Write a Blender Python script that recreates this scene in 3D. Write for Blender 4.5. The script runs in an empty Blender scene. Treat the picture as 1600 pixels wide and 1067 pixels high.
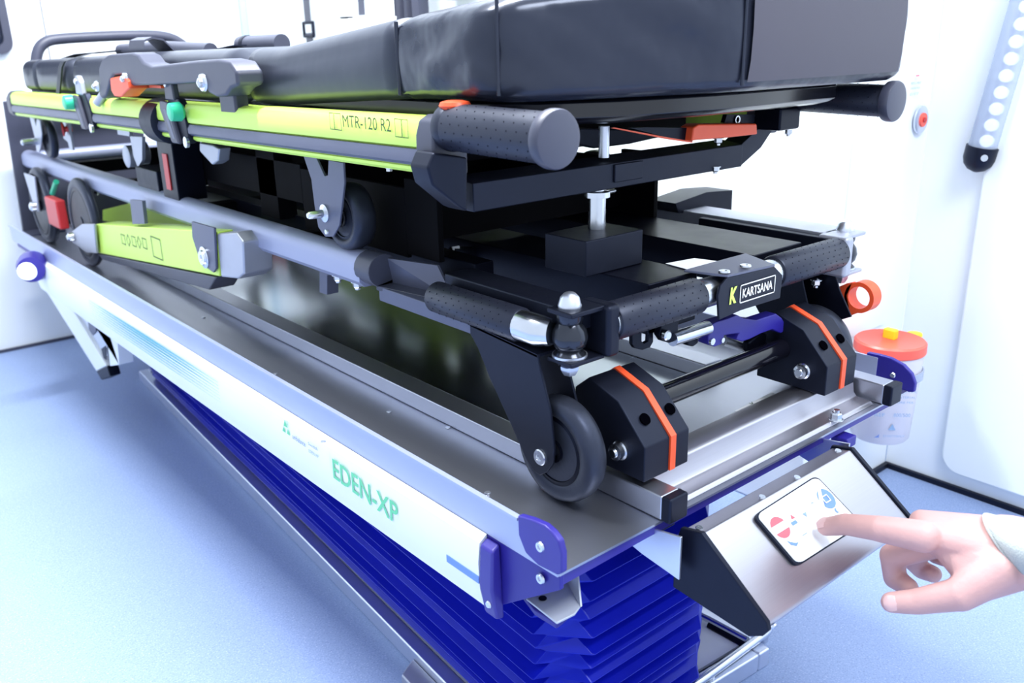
import bpy, bmesh, math, random
from mathutils import Vector as V, Matrix
import numpy as np
random.seed(4)
S = bpy.context.scene
COL = S.collection
# ------------------------------------------------------------------ camera (solved from the photograph's vanishing points)
CX, CY = 800., 533.5
def _n(v): return v/np.linalg.norm(v)
Lp, Wp, c0 = np.array([-440., 90.]), np.array([2530., 25.]), np.array([CX, CY])
F = float(np.sqrt(-np.dot(Lp-c0, Wp-c0)))
def _r(p): return np.array([p[0]-CX, -(p[1]-CY), -F], float)
_Y = _n(_r(Lp)); _X = _n(_r(Wp)); _Z = _n(np.cross(_X, _Y)); _X = np.cross(_Y, _Z)
R = np.stack([_X, _Y, _Z], 1)                       # camera axes <- world axes
CAM = np.array([-0.45942278, -0.48817595, 0.44331151])
cam = bpy.data.cameras.new('camera'); co = bpy.data.objects.new('camera', cam); COL.objects.link(co)
M3 = Matrix([[float(R[j][i]) for j in range(3)] for i in range(3)])
co.matrix_world = Matrix.Translation(V(CAM)) @ M3.to_4x4()
cam.sensor_width = 36; cam.lens = F/1600*36; cam.clip_start = .02
cam.dof.use_dof = True; cam.dof.focus_distance = 1.0; cam.dof.aperture_fstop = 7.1
S.camera = co
def at(px, py, ax, val):
    """point of the real plane axis=val seen at that place of the photograph (measuring aid)"""
    r = R.T @ _r((px, py)); i = 'xyz'.index(ax); t = (val-CAM[i])/r[i]; return V(CAM+t*r)
def atp(px, py, p0, n):
    r = V(R.T @ _r((px, py))); c = V(CAM); t = (V(p0)-c).dot(n)/r.dot(n); return c+r*t
def atd(px, py, d):
    return V(CAM + R.T @ (_r((px, py))/F*d))
# ------------------------------------------------------------------ world, lights, exposure
w = bpy.data.worlds.new('world'); S.world = w; w.use_nodes = True
w.node_tree.nodes['Background'].inputs[0].default_value = (.76, .86, 1, 1)
w.node_tree.nodes['Background'].inputs[1].default_value = .64
def area(name, loc, size, power, target, color=(.93, .96, 1)):
    l = bpy.data.lights.new(name, 'AREA'); l.shape = 'RECTANGLE'; l.size, l.size_y = size; l.energy = power; l.color = color
    o = bpy.data.objects.new(name, l); COL.objects.link(o); o.location = loc
    o.rotation_euler = (V(target)-V(loc)).to_track_quat('-Z', 'Y').to_euler(); return o
area('ceiling_or_fill_lamp', (.22, .8, 1.8), (.12, 1.3), 58, (.25, .8, 0))
area('ceiling_or_fill_lamp', (.25, -.8, 1.6), (.7, .6), 15, (.35, 0, 0))  # added fill light for the near right floor, hand and control box
S.view_settings.view_transform = 'Standard'; S.view_settings.look = 'None'
S.view_settings.gamma = 1; S.view_settings.use_curve_mapping = False; S.view_settings.exposure = 1.0
# ------------------------------------------------------------------ materials
def mat(name, col, rough=.5, metal=0., noise=0., scale=40., bump=0., bscale=200., stretch=None, coat=0., alpha=1., trans=0., emit=None, spec=.5, tint=None, bdist=.002):
    m = bpy.data.materials.new(name); m.use_nodes = True; nt = m.node_tree; b = nt.nodes['Principled BSDF']
    b.inputs['Base Color'].default_value = (*col, 1); b.inputs['Roughness'].default_value = rough
    b.inputs['Metallic'].default_value = metal; b.inputs['Coat Weight'].default_value = coat
    b.inputs['Alpha'].default_value = alpha; b.inputs['Transmission Weight'].default_value = trans
    b.inputs['Specular IOR Level'].default_value = spec
    if tint: b.inputs['Specular Tint'].default_value = (*tint, 1)
    if emit: b.inputs['Emission Color'].default_value = (*emit[0], 1); b.inputs['Emission Strength'].default_value = emit[1]
    tc = nt.nodes.new('ShaderNodeTexCoord'); mp = nt.nodes.new('ShaderNodeMapping'); nt.links.new(tc.outputs['Object'], mp.inputs[0])
    if stretch: mp.inputs['Scale'].default_value = stretch
    if noise:
        n = nt.nodes.new('ShaderNodeTexNoise'); n.inputs['Scale'].default_value = scale; n.inputs['Detail'].default_value = 4
        nt.links.new(mp.outputs[0], n.inputs['Vector'])
        mr = nt.nodes.new('ShaderNodeMapRange'); mr.inputs[3].default_value = 1-noise; mr.inputs[4].default_value = 1+noise
        nt.links.new(n.outputs['Fac'], mr.inputs[0])
        mx = nt.nodes.new('ShaderNodeMix'); mx.data_type = 'RGBA'; mx.blend_type = 'MULTIPLY'; mx.inputs[0].default_value = 1
        mx.inputs[6].default_value = (*col, 1); nt.links.new(mr.outputs[0], mx.inputs[7]); nt.links.new(mx.outputs[2], b.inputs['Base Color'])
        m2 = nt.nodes.new('ShaderNodeMapRange'); m2.inputs[3].default_value = max(0, rough*(1-noise)); m2.inputs[4].default_value = min(1, rough*(1+noise))
        nt.links.new(n.outputs['Fac'], m2.inputs[0]); nt.links.new(m2.outputs[0], b.inputs['Roughness'])
    if bump:
        n = nt.nodes.new('ShaderNodeTexNoise'); n.inputs['Scale'].default_value = bscale; n.inputs['Detail'].default_value = 3
        nt.links.new(mp.outputs[0], n.inputs['Vector'])
        bp_ = nt.nodes.new('ShaderNodeBump'); bp_.inputs['Strength'].default_value = bump; bp_.inputs['Distance'].default_value = bdist
        nt.links.new(n.outputs['Fac'], bp_.inputs['Height']); nt.links.new(bp_.outputs[0], b.inputs['Normal'])
    return m
BLK = mat('black_metal', (.003, .0035, .008), .36, .0, .15, 30, spec=.2, tint=(.55, .65, 1.))
BLKS = mat('black_satin', (.005, .006, .012), .45, 0, .15, 60, spec=.36, tint=(.55, .65, 1.))
RUB = mat('rubber', (.022, .025, .036), .42, 0, .2, 50, bump=.1, tint=(.55, .65, 1.))
GRIP = mat('grip_rubber', (.016, .018, .030), .42, 0, .1, 60, tint=(.7, .78, 1))
GREY = mat('grey_plastic', (.05, .054, .085), .42, 0, .08, 30)
ANO = mat('anodised_grey', (.33, .36, .52), .4, .3, .04, 20, stretch=(1, .05, 1))
DANO = mat('dark_anodised', (.10, .11, .17), .4, .3, .08, 20)
LGREY = mat('light_grey_metal', (.42, .44, .52), .42, .6, .1, 30)
YEL = mat('hi_vis_yellow', (.66, .95, .15), .38, 0, .05, 10)
STEEL = mat('brushed_steel', (.52, .54, .62), .38, 1, .03, 30, stretch=(25, .4, 1))
STEELM = mat('mirror_steel', (.36, .39, .42), .16, 1, .05, 12, stretch=(14, .8, 1))
STEELX = mat('brushed_steel_cross', (.50, .49, .54), .34, 1, .06, 30, stretch=(.5, 30, 30))
BRK0 = mat('painted_grey', (.42, .45, .55), .5)
BLKD = mat('deep_shade_black', (.0015, .0015, .003), .7, spec=.08)  # shade of the deep frame interior put into the colour
LIPM = mat('lip_metal', (.42, .47, .66), .4, .35, .04, 20)
ALU = mat('aluminium', (.70, .74, .84), .34, .9, .06, 30)
CHR = mat('chrome', (.66, .69, .75), .24, 1, .1, 30)
WHT = mat('white_enamel', (.86, .90, .90), .4, 0, .03, 10)
WALL = mat('white_wall', (.86, .90, .93), .45, 0, .02, 8)
BPL = mat('blue_plastic', (.02, .014, .24), .4, 0, .08, 30)
BPL2 = mat('blue_plastic_light', (.035, .026, .27), .35, 0, .08, 30)
BEL = mat('blue_vinyl', (.003, .008, .38), .30, 0, .12, 25, bump=.05, bscale=60, tint=(.5, .6, 1))
ORG = mat('orange_plastic', (.93, .10, .03), .4, 0, .05, 30)
RED = mat('red_plastic', (.55, .03, .035), .4, 0, .08, 30)
GRN = mat('green_plastic', (.03, .55, .30), .35, 0, .05, 30)
VIN = mat('black_vinyl', (.018, .021, .034), .26, 0, .10, 6, bump=.6, bscale=11, bdist=.012, tint=(.75, .82, 1))
VIN2 = mat('black_vinyl_smooth', (.030, .034, .050), .36, 0, .08, 6, bump=.3, bscale=9, bdist=.006, tint=(.75, .82, 1))
PRINTD = mat('print_teal', (.10, .45, .55), .5)
VING = mat('vinyl_end_tone', (.055, .05, .072), .48, 0, .06, 10, bump=.1, bscale=20)  # greyer look of the turned end face in the light, put into colour
SKIN = mat('skin', (.60, .35, .33), .5, 0, .07, 60, bump=.15, bscale=260)
NAIL = mat('nail', (.70, .45, .44), .3)
CLOTH = mat('cream_cloth', (.46, .50, .48), .9, 0, .06, 120, bump=.4, bscale=600)
PRINTG = mat('print_green', (.16, .66, .34), .5)
PRINTK = mat('print_dark', (.02, .07, .02), .5)
PRINTB = mat('print_blue', (.12, .20, .50), .5)
PRINTP = mat('print_pale', (.25, .38, .58), .5)
WPRINT = mat('print_white', (.85, .87, .87), .5)
STICK = mat('sticker_white', (.82, .84, .88), .45)
PAD = mat('keypad_white', (.86, .88, .90), .3, 0, .01)
PRED = mat('keypad_red', (.85, .12, .16), .4)
PBLU = mat('keypad_blue', (.15, .28, .70), .4)
YCAP = mat('yellow_cap', (.95, .66, .02), .4)
LIDR = mat('red_lid', (.93, .12, .08), .4)
CLR = mat('clear_plastic', (.55, .62, .78), .15, 0, trans=.35, alpha=.85)
BIN = mat('translucent_bin', (.90, .86, .92), .35, 0, trans=.3)
WGL = mat('window_glass', (.01, .014, .03), .08)
LED = mat('led', (.9, .95, 1), .3, emit=((.85, .92, 1), .55))
PALE = mat('pale_blue_paint', (.42, .58, .72), .4)
def floor_mat():
    m = bpy.data.materials.new('speckled_vinyl'); m.use_nodes = True; nt = m.node_tree; b = nt.nodes['Principled BSDF']
    tc = nt.nodes.new('ShaderNodeTexCoord'); n = nt.nodes.new('ShaderNodeTexNoise'); n.inputs['Scale'].default_value = 420; n.inputs['Detail'].default_value = 2
    nt.links.new(tc.outputs['Object'], n.inputs['Vector']); r = nt.nodes.new('ShaderNodeValToRGB'); e = r.color_ramp.elements
    e[0].position = .28; e[0].color = (.20, .27, .46, 1); e[1].position = .40; e[1].color = (.25, .34, .56, 1)
    x = e.new(.62); x.color = (.29, .38, .60, 1); x = e.new(.74); x.color = (.42, .50, .70, 1)
    nt.links.new(n.outputs['Fac'], r.inputs[0]); nt.links.new(r.outputs[0], b.inputs['Base Color']); b.inputs['Roughness'].default_value = .5
    return m
FLOOR = floor_mat()
def smooth(pts, n=3):
    pts = [V(p) for p in pts]
    for _ in range(n):
        o_ = [pts[0]]
        for a, b in zip(pts[:-1], pts[1:]): o_ += [a.lerp(b, .25), a.lerp(b, .75)]
        pts = o_+[pts[-1]]
    return pts
# ------------------------------------------------------------------ mesh builder
class MB:
    def __init__(s): s.v = []; s.f = []
    def add(s, vs, fs):
        k = len(s.v); s.v += [V(p) for p in vs]; s.f += [tuple(i+k for i in f) for f in fs]; return s
    def box(s, lo, hi):
        (a, b, c), (d, e, f) = lo, hi
        return s.add([(a, b, c), (d, b, c), (d, e, c), (a, e, c), (a, b, f), (d, b, f), (d, e, f), (a, e, f)],
                     [(0, 3, 2, 1), (4, 5, 6, 7), (0, 1, 5, 4), (1, 2, 6, 5), (2, 3, 7, 6), (3, 0, 4, 7)])
    def loft(s, rings, caps=True, closed=True):
        n = len(rings[0]); k = len(s.v)
        for r in rings: s.v += [V(p) for p in r]
        for i in range(len(rings)-1):
            for j in range(n if closed else n-1):
                a = k+i*n+j; b = k+i*n+(j+1) % n; s.f.append((a, b, b+n, a+n))
        if caps and closed: s.f.append(tuple(k+j for j in range(n))[::-1]); s.f.append(tuple(k+(len(rings)-1)*n+j for j in range(n)))
        return s
    def prism(s, poly, off):
        off = V(off); return s.loft([poly, [V(p)+off for p in poly]])
    def cyl(s, p0, p1, r, n=20, r1=None):
        return s.tube([p0, p1], r, n, r1)
    def tube(s, pts, r, n=12, r1=None):
        pts = [V(p) for p in pts]; rings = []; prev = None
        for i, p in enumerate(pts):
            d = (pts[min(i+1, len(pts)-1)]-pts[max(i-1, 0)]).normalized()
            if prev is None: u = d.orthogonal().normalized()
            else: u = (prev-d*prev.dot(d)).normalized()
            prev = u; v = d.cross(u); rr = r if r1 is None else r+(r1-r)*i/(len(pts)-1)
            if isinstance(r, (list, tuple)): rr = r[i]
            rings.append([p+(u*math.cos(2*math.pi*j/n)+v*math.sin(2*math.pi*j/n))*rr for j in range(n)])
        return s.loft(rings)
    def lathe(s, prof, p0, ax, n=32):
        """prof: (distance along axis, radius)"""
        p0 = V(p0); ax = V(ax).normalized(); u = ax.orthogonal().normalized(); v = ax.cross(u)
        return s.loft([[p0+ax*h+(u*math.cos(2*math.pi*j/n)+v*math.sin(2*math.pi*j/n))*max(r, 1e-5) for j in range(n)] for h, r in prof])
    def hexbolt(s, p, ax, r, h):
        return s.lathe([(0, r), (h*.8, r), (h, r*.8)], p, ax, 6)
    def mesh(s, name, m, ang=35):
        me = bpy.data.meshes.new(name); me.from_pydata([tuple(p) for p in s.v], [], s.f); 
        bm = bmesh.new(); bm.from_mesh(me); bmesh.ops.recalc_face_normals(bm, faces=bm.faces); bm.to_mesh(me); bm.free()
        me.materials.append(m); me.shade_smooth() if hasattr(me, 'shade_smooth') else None
        me.set_sharp_from_angle(angle=math.radians(ang)); return me
def link(name, me, parent=None, loc=None):
    o = bpy.data.objects.new(name, me); COL.objects.link(o)
    if parent is not None: setp(o, parent)
    return o
def wloc(p):
    q = V((0, 0, 0))
    while p is not None: q += p.location; p = p.parent
    return q
def setp(o, parent): o.parent = parent; o.matrix_parent_inverse = Matrix.Translation(-wloc(parent)) if parent.type == 'EMPTY' else Matrix.Identity(4)
def obj(name, mb, m, parent=None, bevel=0, seg=2, label=None, ang=35):
    o = link(name, mb.mesh(name, m, ang), parent)
    if bevel:
        b = o.modifiers.new('bevel', 'BEVEL'); b.width = bevel; b.segments = seg; b.limit_method = 'ANGLE'; b.angle_limit = math.radians(35); b.harden_normals = True
    if label: o['label'] = label
    return o
def tag(o, label, cat, group=None):
    o['label'] = label; o['category'] = cat
    if group: o['group'] = group
    return o
def thing(name, loc, label, cat, group=None):
    o = bpy.data.objects.new(name, None); COL.objects.link(o); o.location = loc; o.empty_display_size = .05; return tag(o, label, cat, group)
def struct(name, mb, m, **k):
    o = obj(name, mb, m, **k); o['kind'] = 'structure'; return o
def text(name, body, m, origin, right, up, height, parent, width=None, label=None, depth=.0006, off=.0, shear=0., bold=0.):
    c = bpy.data.curves.new(name, 'FONT'); c.body = body; c.size = 1; c.extrude = .0; c.shear = shear; c.offset = bold; c.resolution_u = 3
    t = bpy.data.objects.new(name, c); COL.objects.link(t); bpy.context.view_layer.update()
    me = bpy.data.meshes.new_from_object(t.evaluated_get(bpy.context.evaluated_depsgraph_get())); bpy.data.objects.remove(t)
    vs = [v.co for v in me.vertices]; x0 = min(v.x for v in vs); x1 = max(v.x for v in vs); y0 = min(v.y for v in vs); y1 = max(v.y for v in vs)
    right = V(right).normalized(); up = V(up); up = (up-right*up.dot(right)).normalized(); nrm = right.cross(up)
    sy = height/(y1-y0); sx = width/(x1-x0) if width else sy
    for v in me.vertices: v.co = V(origin)+right*(v.co.x-x0)*sx+up*(v.co.y-y0)*sy+nrm*(off+depth)
    me.materials.clear(); me.materials.append(m); o = link(name, me, parent)
    if label: o['label'] = label
    return o
def frame_line(mb, pts, w_, nrm, d=.0006):
    """closed outline strip of width w_ lying on a surface with normal nrm"""
    pts = [V(p) for p in pts]; nrm = V(nrm).normalized(); n = len(pts)
    for i in range(n):
        a, b = pts[i], pts[(i+1) % n]; t = (b-a).normalized(); s_ = nrm.cross(t)*w_/2; e = t*w_/2
        q = [a-s_-e, b-s_+e, b+s_+e, a+s_-e]; mb.add([p+nrm*d for p in q], [(0, 1, 2, 3)])
    return mb
Xa, Ya, Za = V((1, 0, 0)), V((0, 1, 0)), V((0, 0, 1))
FZ = -.36
# ================================================================== SETTING
struct('floor', MB().box((-1.6, -1.6, FZ-.03), (1.6, 2.3, FZ)), FLOOR)
struct('wall_back', MB().box((-1.6, 2.25, FZ), (.80, 2.31, 1.9)), WALL)
struct('wall_right', MB().box((1.10, -1.6, FZ), (1.16, .24, 1.9)), WALL)
struct('trim_1', MB().box((-1.6, 2.243, FZ), (.80, 2.2499, FZ+.008)), GREY)
struct('trim_2', MB().box((1.092, -1.6, FZ), (1.0999, .2399, FZ+.01)), BLKS)
cabt = thing('equipment_cupboard', (.91, 1.2, FZ), 'tall plain white built-in cupboard wall running alongside the stretcher on the right', 'cupboard')
obj('cupboard_body', MB().box((.80, .24, FZ), (1.10, 2.31, 1.9)), WALL, cabt, bevel=.004)
obj('kick_strip', MB().box((.80, .232, FZ), (1.092, .2399, FZ+.01)), BLKS, cabt, label='thin black sealing strip along the floor')
obj('side_panel', MB().box((.85, .2365, -.05), (1.02, .24, .9)), WALL, cabt)
# raised white panel on the right wall
pa = at(1474, 728, 'x', 1.1)
pl = MB(); y0 = pa.y; z0 = pa.z; rr = .035
poly = [(1.1, y0-rr+rr*math.cos(a), z0+rr+rr*math.sin(a)) for a in [math.radians(-90+d) for d in range(0, 91, 15)]]
poly = poly + [(1.1, y0, 1.2), (1.1, -1.2, 1.2), (1.1, -1.2, z0-.0)]
o = obj('wall_panel', pl.prism(poly, (-.018, 0, 0)), WHT, bevel=.004); tag(o, 'raised white panel with a rounded lower corner on the right wall', 'panel')
# seams and window on the back wall
seam = MB(); a = at(62, 0, 'y', 2.25); b = at(78, 110, 'y', 2.25); seam.box((a.x-.0015, 2.2485, -.2), (a.x+.0015, 2.2495, 1.5)); struct('trim_3', seam, GREY)
wy = 2.25; p = at(21, 84, 'y', wy)
wt = bpy.data.objects.new('window_1', None); COL.objects.link(wt); wt.location = (p.x-.25, wy, p.z+.2); wt['kind'] = 'structure'
def rrect(x0, x1, z0, z1, r, y):
    out = []
    for cx, cz, s0 in ((x1-r, z0+r, -90), (x1-r, z1-r, 0), (x0+r, z1-r, 90), (x0+r, z0+r, 180)):
        for k in range(0, 91, 18): t = math.radians(s0+k); out.append(V((cx+r*math.cos(t), y, cz+r*math.sin(t))))
    return out
A = rrect(p.x-.5, p.x, p.z, p.z+.42, .03, wy); B = rrect(p.x-.48, p.x-.02, p.z+.02, p.z+.40, .02, wy)
fr = MB(); fr.loft([A, [q+V((0, -.02, 0)) for q in A], [q+V((0, -.02, 0)) for q in B], B], caps=False)
obj('window_frame', fr, GREY, wt); obj('pane', MB().prism(rrect(p.x-.48, p.x-.02, p.z+.02, p.z+.40, .02, wy-.001), (0, -.008, 0)), WGL, wt)
# pale pole on cupboard side, straps, ledge, bag
x_ = .795; a = at(378, 0, 'x', x_); b = at(384, 62, 'x', x_)
o = obj('wall_rail', MB().box((.780, a.y-.016, b.z-.12), (.7999, a.y+.016, .9)), PALE, bevel=.003); tag(o, 'pale blue vertical rail on the white wall behind the stretcher', 'rail')
def strap(px, y1, lab, wd, buckle):
    a = at(px, y1, 'x', .77); t = thing('hanging_strap', (a.x, a.y, a.z), lab, 'strap')
    obj('webbing', MB().box((.768, a.y-wd, a.z), (.7705, a.y+wd, .9)), GREY, t, bevel=.0006)
    obj('webbing_fixing', MB().box((.768, a.y-.012, .895), (.7999, a.y+.012, .915)), GREY, t)
    if buckle:
        f = MB(); z = a.z; fr_ = [(a.y-.026, z-.03), (a.y+.026, z-.03), (a.y+.026, z+.004), (a.y-.026, z+.004)]
        f.tube([(.769, y, zz) for y, zz in fr_]+[(.769, fr_[0][0], fr_[0][1])], .005, 8); obj('buckle', f, BLKS, t)
        obj('strap_tail', MB().box((.7685, a.y-.018, z-.07), (.7705, a.y+.018, z-.022)), GREY, t)
strap(482, 38, 'grey webbing strap with a buckle hanging behind the mattress', .016, True)
strap(566, 24, 'plain grey webbing strap hanging right of the buckled one', .014, False)
a = at(530, 27, 'x', .74); b = at(640, 27, 'x', .74)
o = thing('wall_ledge', (.77, (a.y+b.y)/2, a.z), 'small white shelf ledge behind the mattress with dark clips', 'ledge')
obj('shelf_board', MB().box((.72, b.y, a.z-.10), (.7999, a.y, a.z-.005)), WHT, o, bevel=.006)
ck = MB(); c_ = at(540, 33, 'x', .73)
for k in range(3): ck.box((.722, c_.y-.02+k*-.004, c_.z+.006-k*.008), (.74, c_.y+.012, c_.z+.010-k*.008))
obj('clip', ck, BLK, o)
a = at(624, 26, 'x', .70)
o = thing('draped_jacket', (.76, a.y, a.z), 'dark grey folded jacket or curtain hanging at the top edge beside a blue one', 'jacket')
dj = MB(); ring = []
for zz, sc in ((a.z-.02, 1.), (a.z+.12, .95), (a.z+.3, .9)):
    ring.append([V((.720+.014*math.sin(k*1.7)+.0*zz, a.y+.05*sc-.1*sc*k/11, zz)) for k in range(12)]+[V((.745, a.y-.05*sc, zz)), V((.745, a.y+.05*sc, zz))])
obj('cloth_folds', dj.loft(ring), GREY, o)
a = at(668, -2, 'x', .68)
o = obj('blue_bag', MB().lathe([(0, .01), (.004, .030), (.05, .038), (.16, .035), (.2, .02)], (.74, a.y, a.z-.002), Za), BPL2); tag(o, 'small bright blue bag at the top edge above the mattress', 'bag')
# call button and notice on the cupboard front
fy = .24
c_ = at(1438, 187, 'y', .236); t = thing('call_button', (c_.x, .2365, c_.z), 'round white call button with a red centre on the cupboard', 'button')
t.location.y = .2365
obj('ring', MB().lathe([(0, .023), (.003, .023), (.0045, .020), (.0045, .012)], (c_.x, .2365, c_.z), (0, -1, 0)), ALU, t)
obj('red_ring', MB().lathe([(.0045, .0118), (.007, .0112), (.007, .004)], (c_.x, .2365, c_.z), (0, -1, 0)), LIDR, t)
obj('centre', MB().lathe([(.005, .0045), (.009, .004)], (c_.x, .2365, c_.z), (0, -1, 0)), RED, t)
t0 = at(1424, 124, 'y', .236); nt_ = thing('wall_notice', (t0.x, .236, t0.z), 'small printed notice in fine grey lettering above the call button', 'notice')
for k, (s_, m_) in enumerate([('!', PRED), ('MEDICAL AMBIENT', PRINTP), ('O-KIRURGIJA MARIJA', PRINTP), ('DO A 300 TEST', PRINTP)]):
    if k: text('lettering', s_, m_, t0+V((0, 0, -.0085*k)), Xa, Za, .004, nt_, width=.036-.002*k)
obj('red_mark', MB().box((t0.x+.014, .2352, t0.z+.004), (t0.x+.024, .2356, t0.z+.006)), PRED, nt_)
# lit grab handle on the right wall
g0 = at(1532, 240, 'x', 1.075); g1 = at(1603, 0, 'x', 1.075); dirv = (g1-g0).normalized()
t = thing('grab_handle', g0, 'clear tubular grab handle with inner light strip and black end cap on the right wall', 'handle')
top = g0+dirv*.5
obj('clear_tube', MB().tube([g0, top], .022, 28), CLR, t)
ld = MB(); 
obj('light_strip', MB().tube([g0+dirv*.01+V((.004, .0, 0)), top], .006, 8), LGREY, t)
led_me = MB().lathe([(-.003, .004), (-.002, .009), (.002, .010), (.004, .004)], (0, 0, 0), (-.75, -.6, .1), 12).mesh('led', LED)
for k in range(13):
    q = link('led', led_me, t); q.location = g0+dirv*(.022+.0255*k)+V((-.008, -.006, 0))
cp = MB(); cp.lathe([(-.030, .004), (-.026, .014), (-.018, .0215), (-.008, .0245), (.012, .0248), (.012, .02)], g0, dirv, 28)
obj('end_cap', cp, BLKS, t, label='black rounded end cap')
q = g0+V((-.019, -.014, -.004)); obj('screw', MB().lathe([(0, .006), (.003, .0055), (.003, .002)], q, (-.8, -.6, 0), 12), CHR, t)
obj('wall_mount', MB().box((g0.x, g0.y-.012, g0.z-.012), (1.0999, g0.y+.012, g0.z+.012)), BLKS, t)
# ================================================================== LIFT BASE, BELLOWS
u = V((.0735, .9973, 0)); v_ = V((u.y, -u.x, 0)); B0 = V((.071, .329, FZ))
def bb(s_, t_, z=0): q = B0+u*s_+v_*t_; return V((q.x, q.y, FZ+z))
base = thing('lift_base', bb(.6, .2), 'low white metal floor frame under the blue bellows', 'frame')
def bbox(s0, s1, t0, t1, z0, z1): 
    return [bb(s0, t0, z0), bb(s1, t0, z0), bb(s1, t1, z0), bb(s0, t1, z0)], (0, 0, z1-z0)
obj('side_rail', MB().prism(*bbox(-.25, 1.42, 0, .022, 0, .028)), ALU, base, bevel=.003)
obj('side_rail', MB().prism(*bbox(-.25, 1.42, .36, .382, 0, .028)), ALU, base, bevel=.003)
obj('cross_rail', MB().prism(*bbox(-.25, -.225, .022, .36, 0, .028)), ALU, base, bevel=.003)
obj('cross_rail', MB().prism(*bbox(1.395, 1.42, .022, .36, 0, .028)), ALU, base, bevel=.003)
obj('corner_foot', MB().prism([bb(-.10, -.03, 0), bb(.02, -.03, 0), bb(.04, 0, 0), bb(-.12, 0, 0)], (0, 0, .016)), LGREY, base, bevel=.003)
obj('top_plate', MB().prism(*bbox(-.22, 1.39, .0225, .3595, .022, .0265)), BRK0, base)
# bellows
bel = MB(); NL = 27; zt, zb = -.052, FZ+.03
def lvl(k): f = k/(NL-1); return zt+(zb-zt)*(f**.80)
rings = []
for k in range(NL):
    z = lvl(k); s_ = .021 if k % 2 else 0.; f_ = 0. if k % 2 else .021; j = .003*math.sin(k*2.3)
    # side plane at x_l, front plane at y_f : outer at one parity, inner at the other
    xn, xf = .052+.021-s_+j+.020*k/NL, .150+.021-s_+j+.03*k/NL
    yf = .066+.021-f_+j
    xr = .360+s_-.013; yb = 1.71+f_
    L0 = V((xn, .098+.02*k/NL, z)); F0 = V((.106+.012*k/NL, yf, z)); F1 = V((xr-.05, yf, z)); R0 = V((xr, .115, z)); Rb = V((xr+.09, yb-.05, z)); Bk = V((xr+.04, yb, z)); Bl = V((xf+.05, yb, z)); L1 = V((xf, yb-.05, z))
    rings.append([L0, F0, F1, R0, Rb, Bk, Bl, L1])
bel.loft(rings)
o = obj('bellows', bel, BEL, ang=75, bevel=.0017, seg=3); tag(o, 'royal blue pleated vinyl bellows under the loading platform', 'bellows')
# chrome foot rails
t = thing('foot_guard', bb(-.25, .4), 'bent chrome rod guard on the floor beside the bellows', 'guard')
zc = -.325
pts = [at(1040, 1100, 'z', zc), at(1100, 1060, 'z', zc), at(1180, 1001, 'z', zc), at(1198, 988, 'z', zc), at(1204, 978, 'z', zc), at(1196, 968, 'z', zc), at(1160, 952, 'z', zc), at(1100, 925, 'z', zc), at(1060, 908, 'z', zc)]
obj('rod', MB().tube(smooth(pts, 2), .0058, 14), CHR, t)
pts = [at(1060, 945, 'z', zc), at(1108, 968, 'z', zc), at(1168, 1000, 'z', zc)]; obj('inner_rod', MB().tube(pts, .0045, 10), CHR, t)
q = at(1168, 1000, 'z', zc); q2 = at(1188, 994, 'z', zc); obj('link_bar', MB().tube([at(1108, 976, 'z', zc-.006), at(1166, 1008, 'z', zc-.006)], .0055, 8), BLK, t)
q = at(1110, 1050, 'z', zc); obj('foot_post', MB().cyl((q.x, q.y, FZ), (q.x, q.y, zc), .006), CHR, t)
q = at(1196, 968, 'z', zc); obj('foot_post', MB().cyl((q.x, q.y, FZ), (q.x, q.y, zc), .006), CHR, t)
# ================================================================== LOADING PLATFORM
TL = 1.98; RX = .622
plat = thing('loading_platform', (.31, 1., -.08), 'long brushed steel stretcher loading table with white side panels and pale green lettering', 'table')
obj('tray', MB().box((0, 0, -.0025), (RX, TL, 0)), STEEL, plat)
obj('centre_pan', MB().box((.152, .205, .0003), (.462, TL-.05, .0012)), STEELM, plat, label='dark mirror-like centre of the tray')
obj('guide_rail', MB().box((.117, .16, .0003), (.150, TL-.02, .022)), STEEL, plat, bevel=.002)
obj('guide_rail', MB().box((.464, .205, .0003), (.500, TL-.02, .022)), STEEL, plat, bevel=.002)
lip = MB(); lip.prism([(-.003, TL, -.002), (-.003, .0, -.002), (-.003, .0, .004), (-.003, .05, .0355), (-.003, TL, .0355)], (.003, 0, 0)); lip.box((-.006, .050, .0335), (0, TL, .0365)); obj('side_lip', lip, LIPM, plat)
lip = MB(); lip.box((RX, .045, -.002), (RX+.003, TL, .034)); obj('side_lip', lip, LIPM, plat)
obj('lower_skirt', MB().box((.004, .012, -.018), (RX-.004, TL-.01, -.0026)), BPL, plat, label='thin blue edge under the tray')
# white side fairing (bulging profile)
def fair(x0, sg, parent):
    prof = [(0, -.002), (.009, -.008), (.0115, -.03), (.0105, -.058), (.006, -.079), (0, -.083), (0, -.079), (-.004+.004, -.05)]
    return MB().loft([[V((x0-sg*a, y, z)) for a, z in prof] for y in (.098, 1.74)])
obj('side_panel', fair(-.0035, 1, plat), WHT, plat)
obj('side_panel', fair(RX+.0035, -1, plat), WHT, plat)
PX = -.0152
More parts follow.
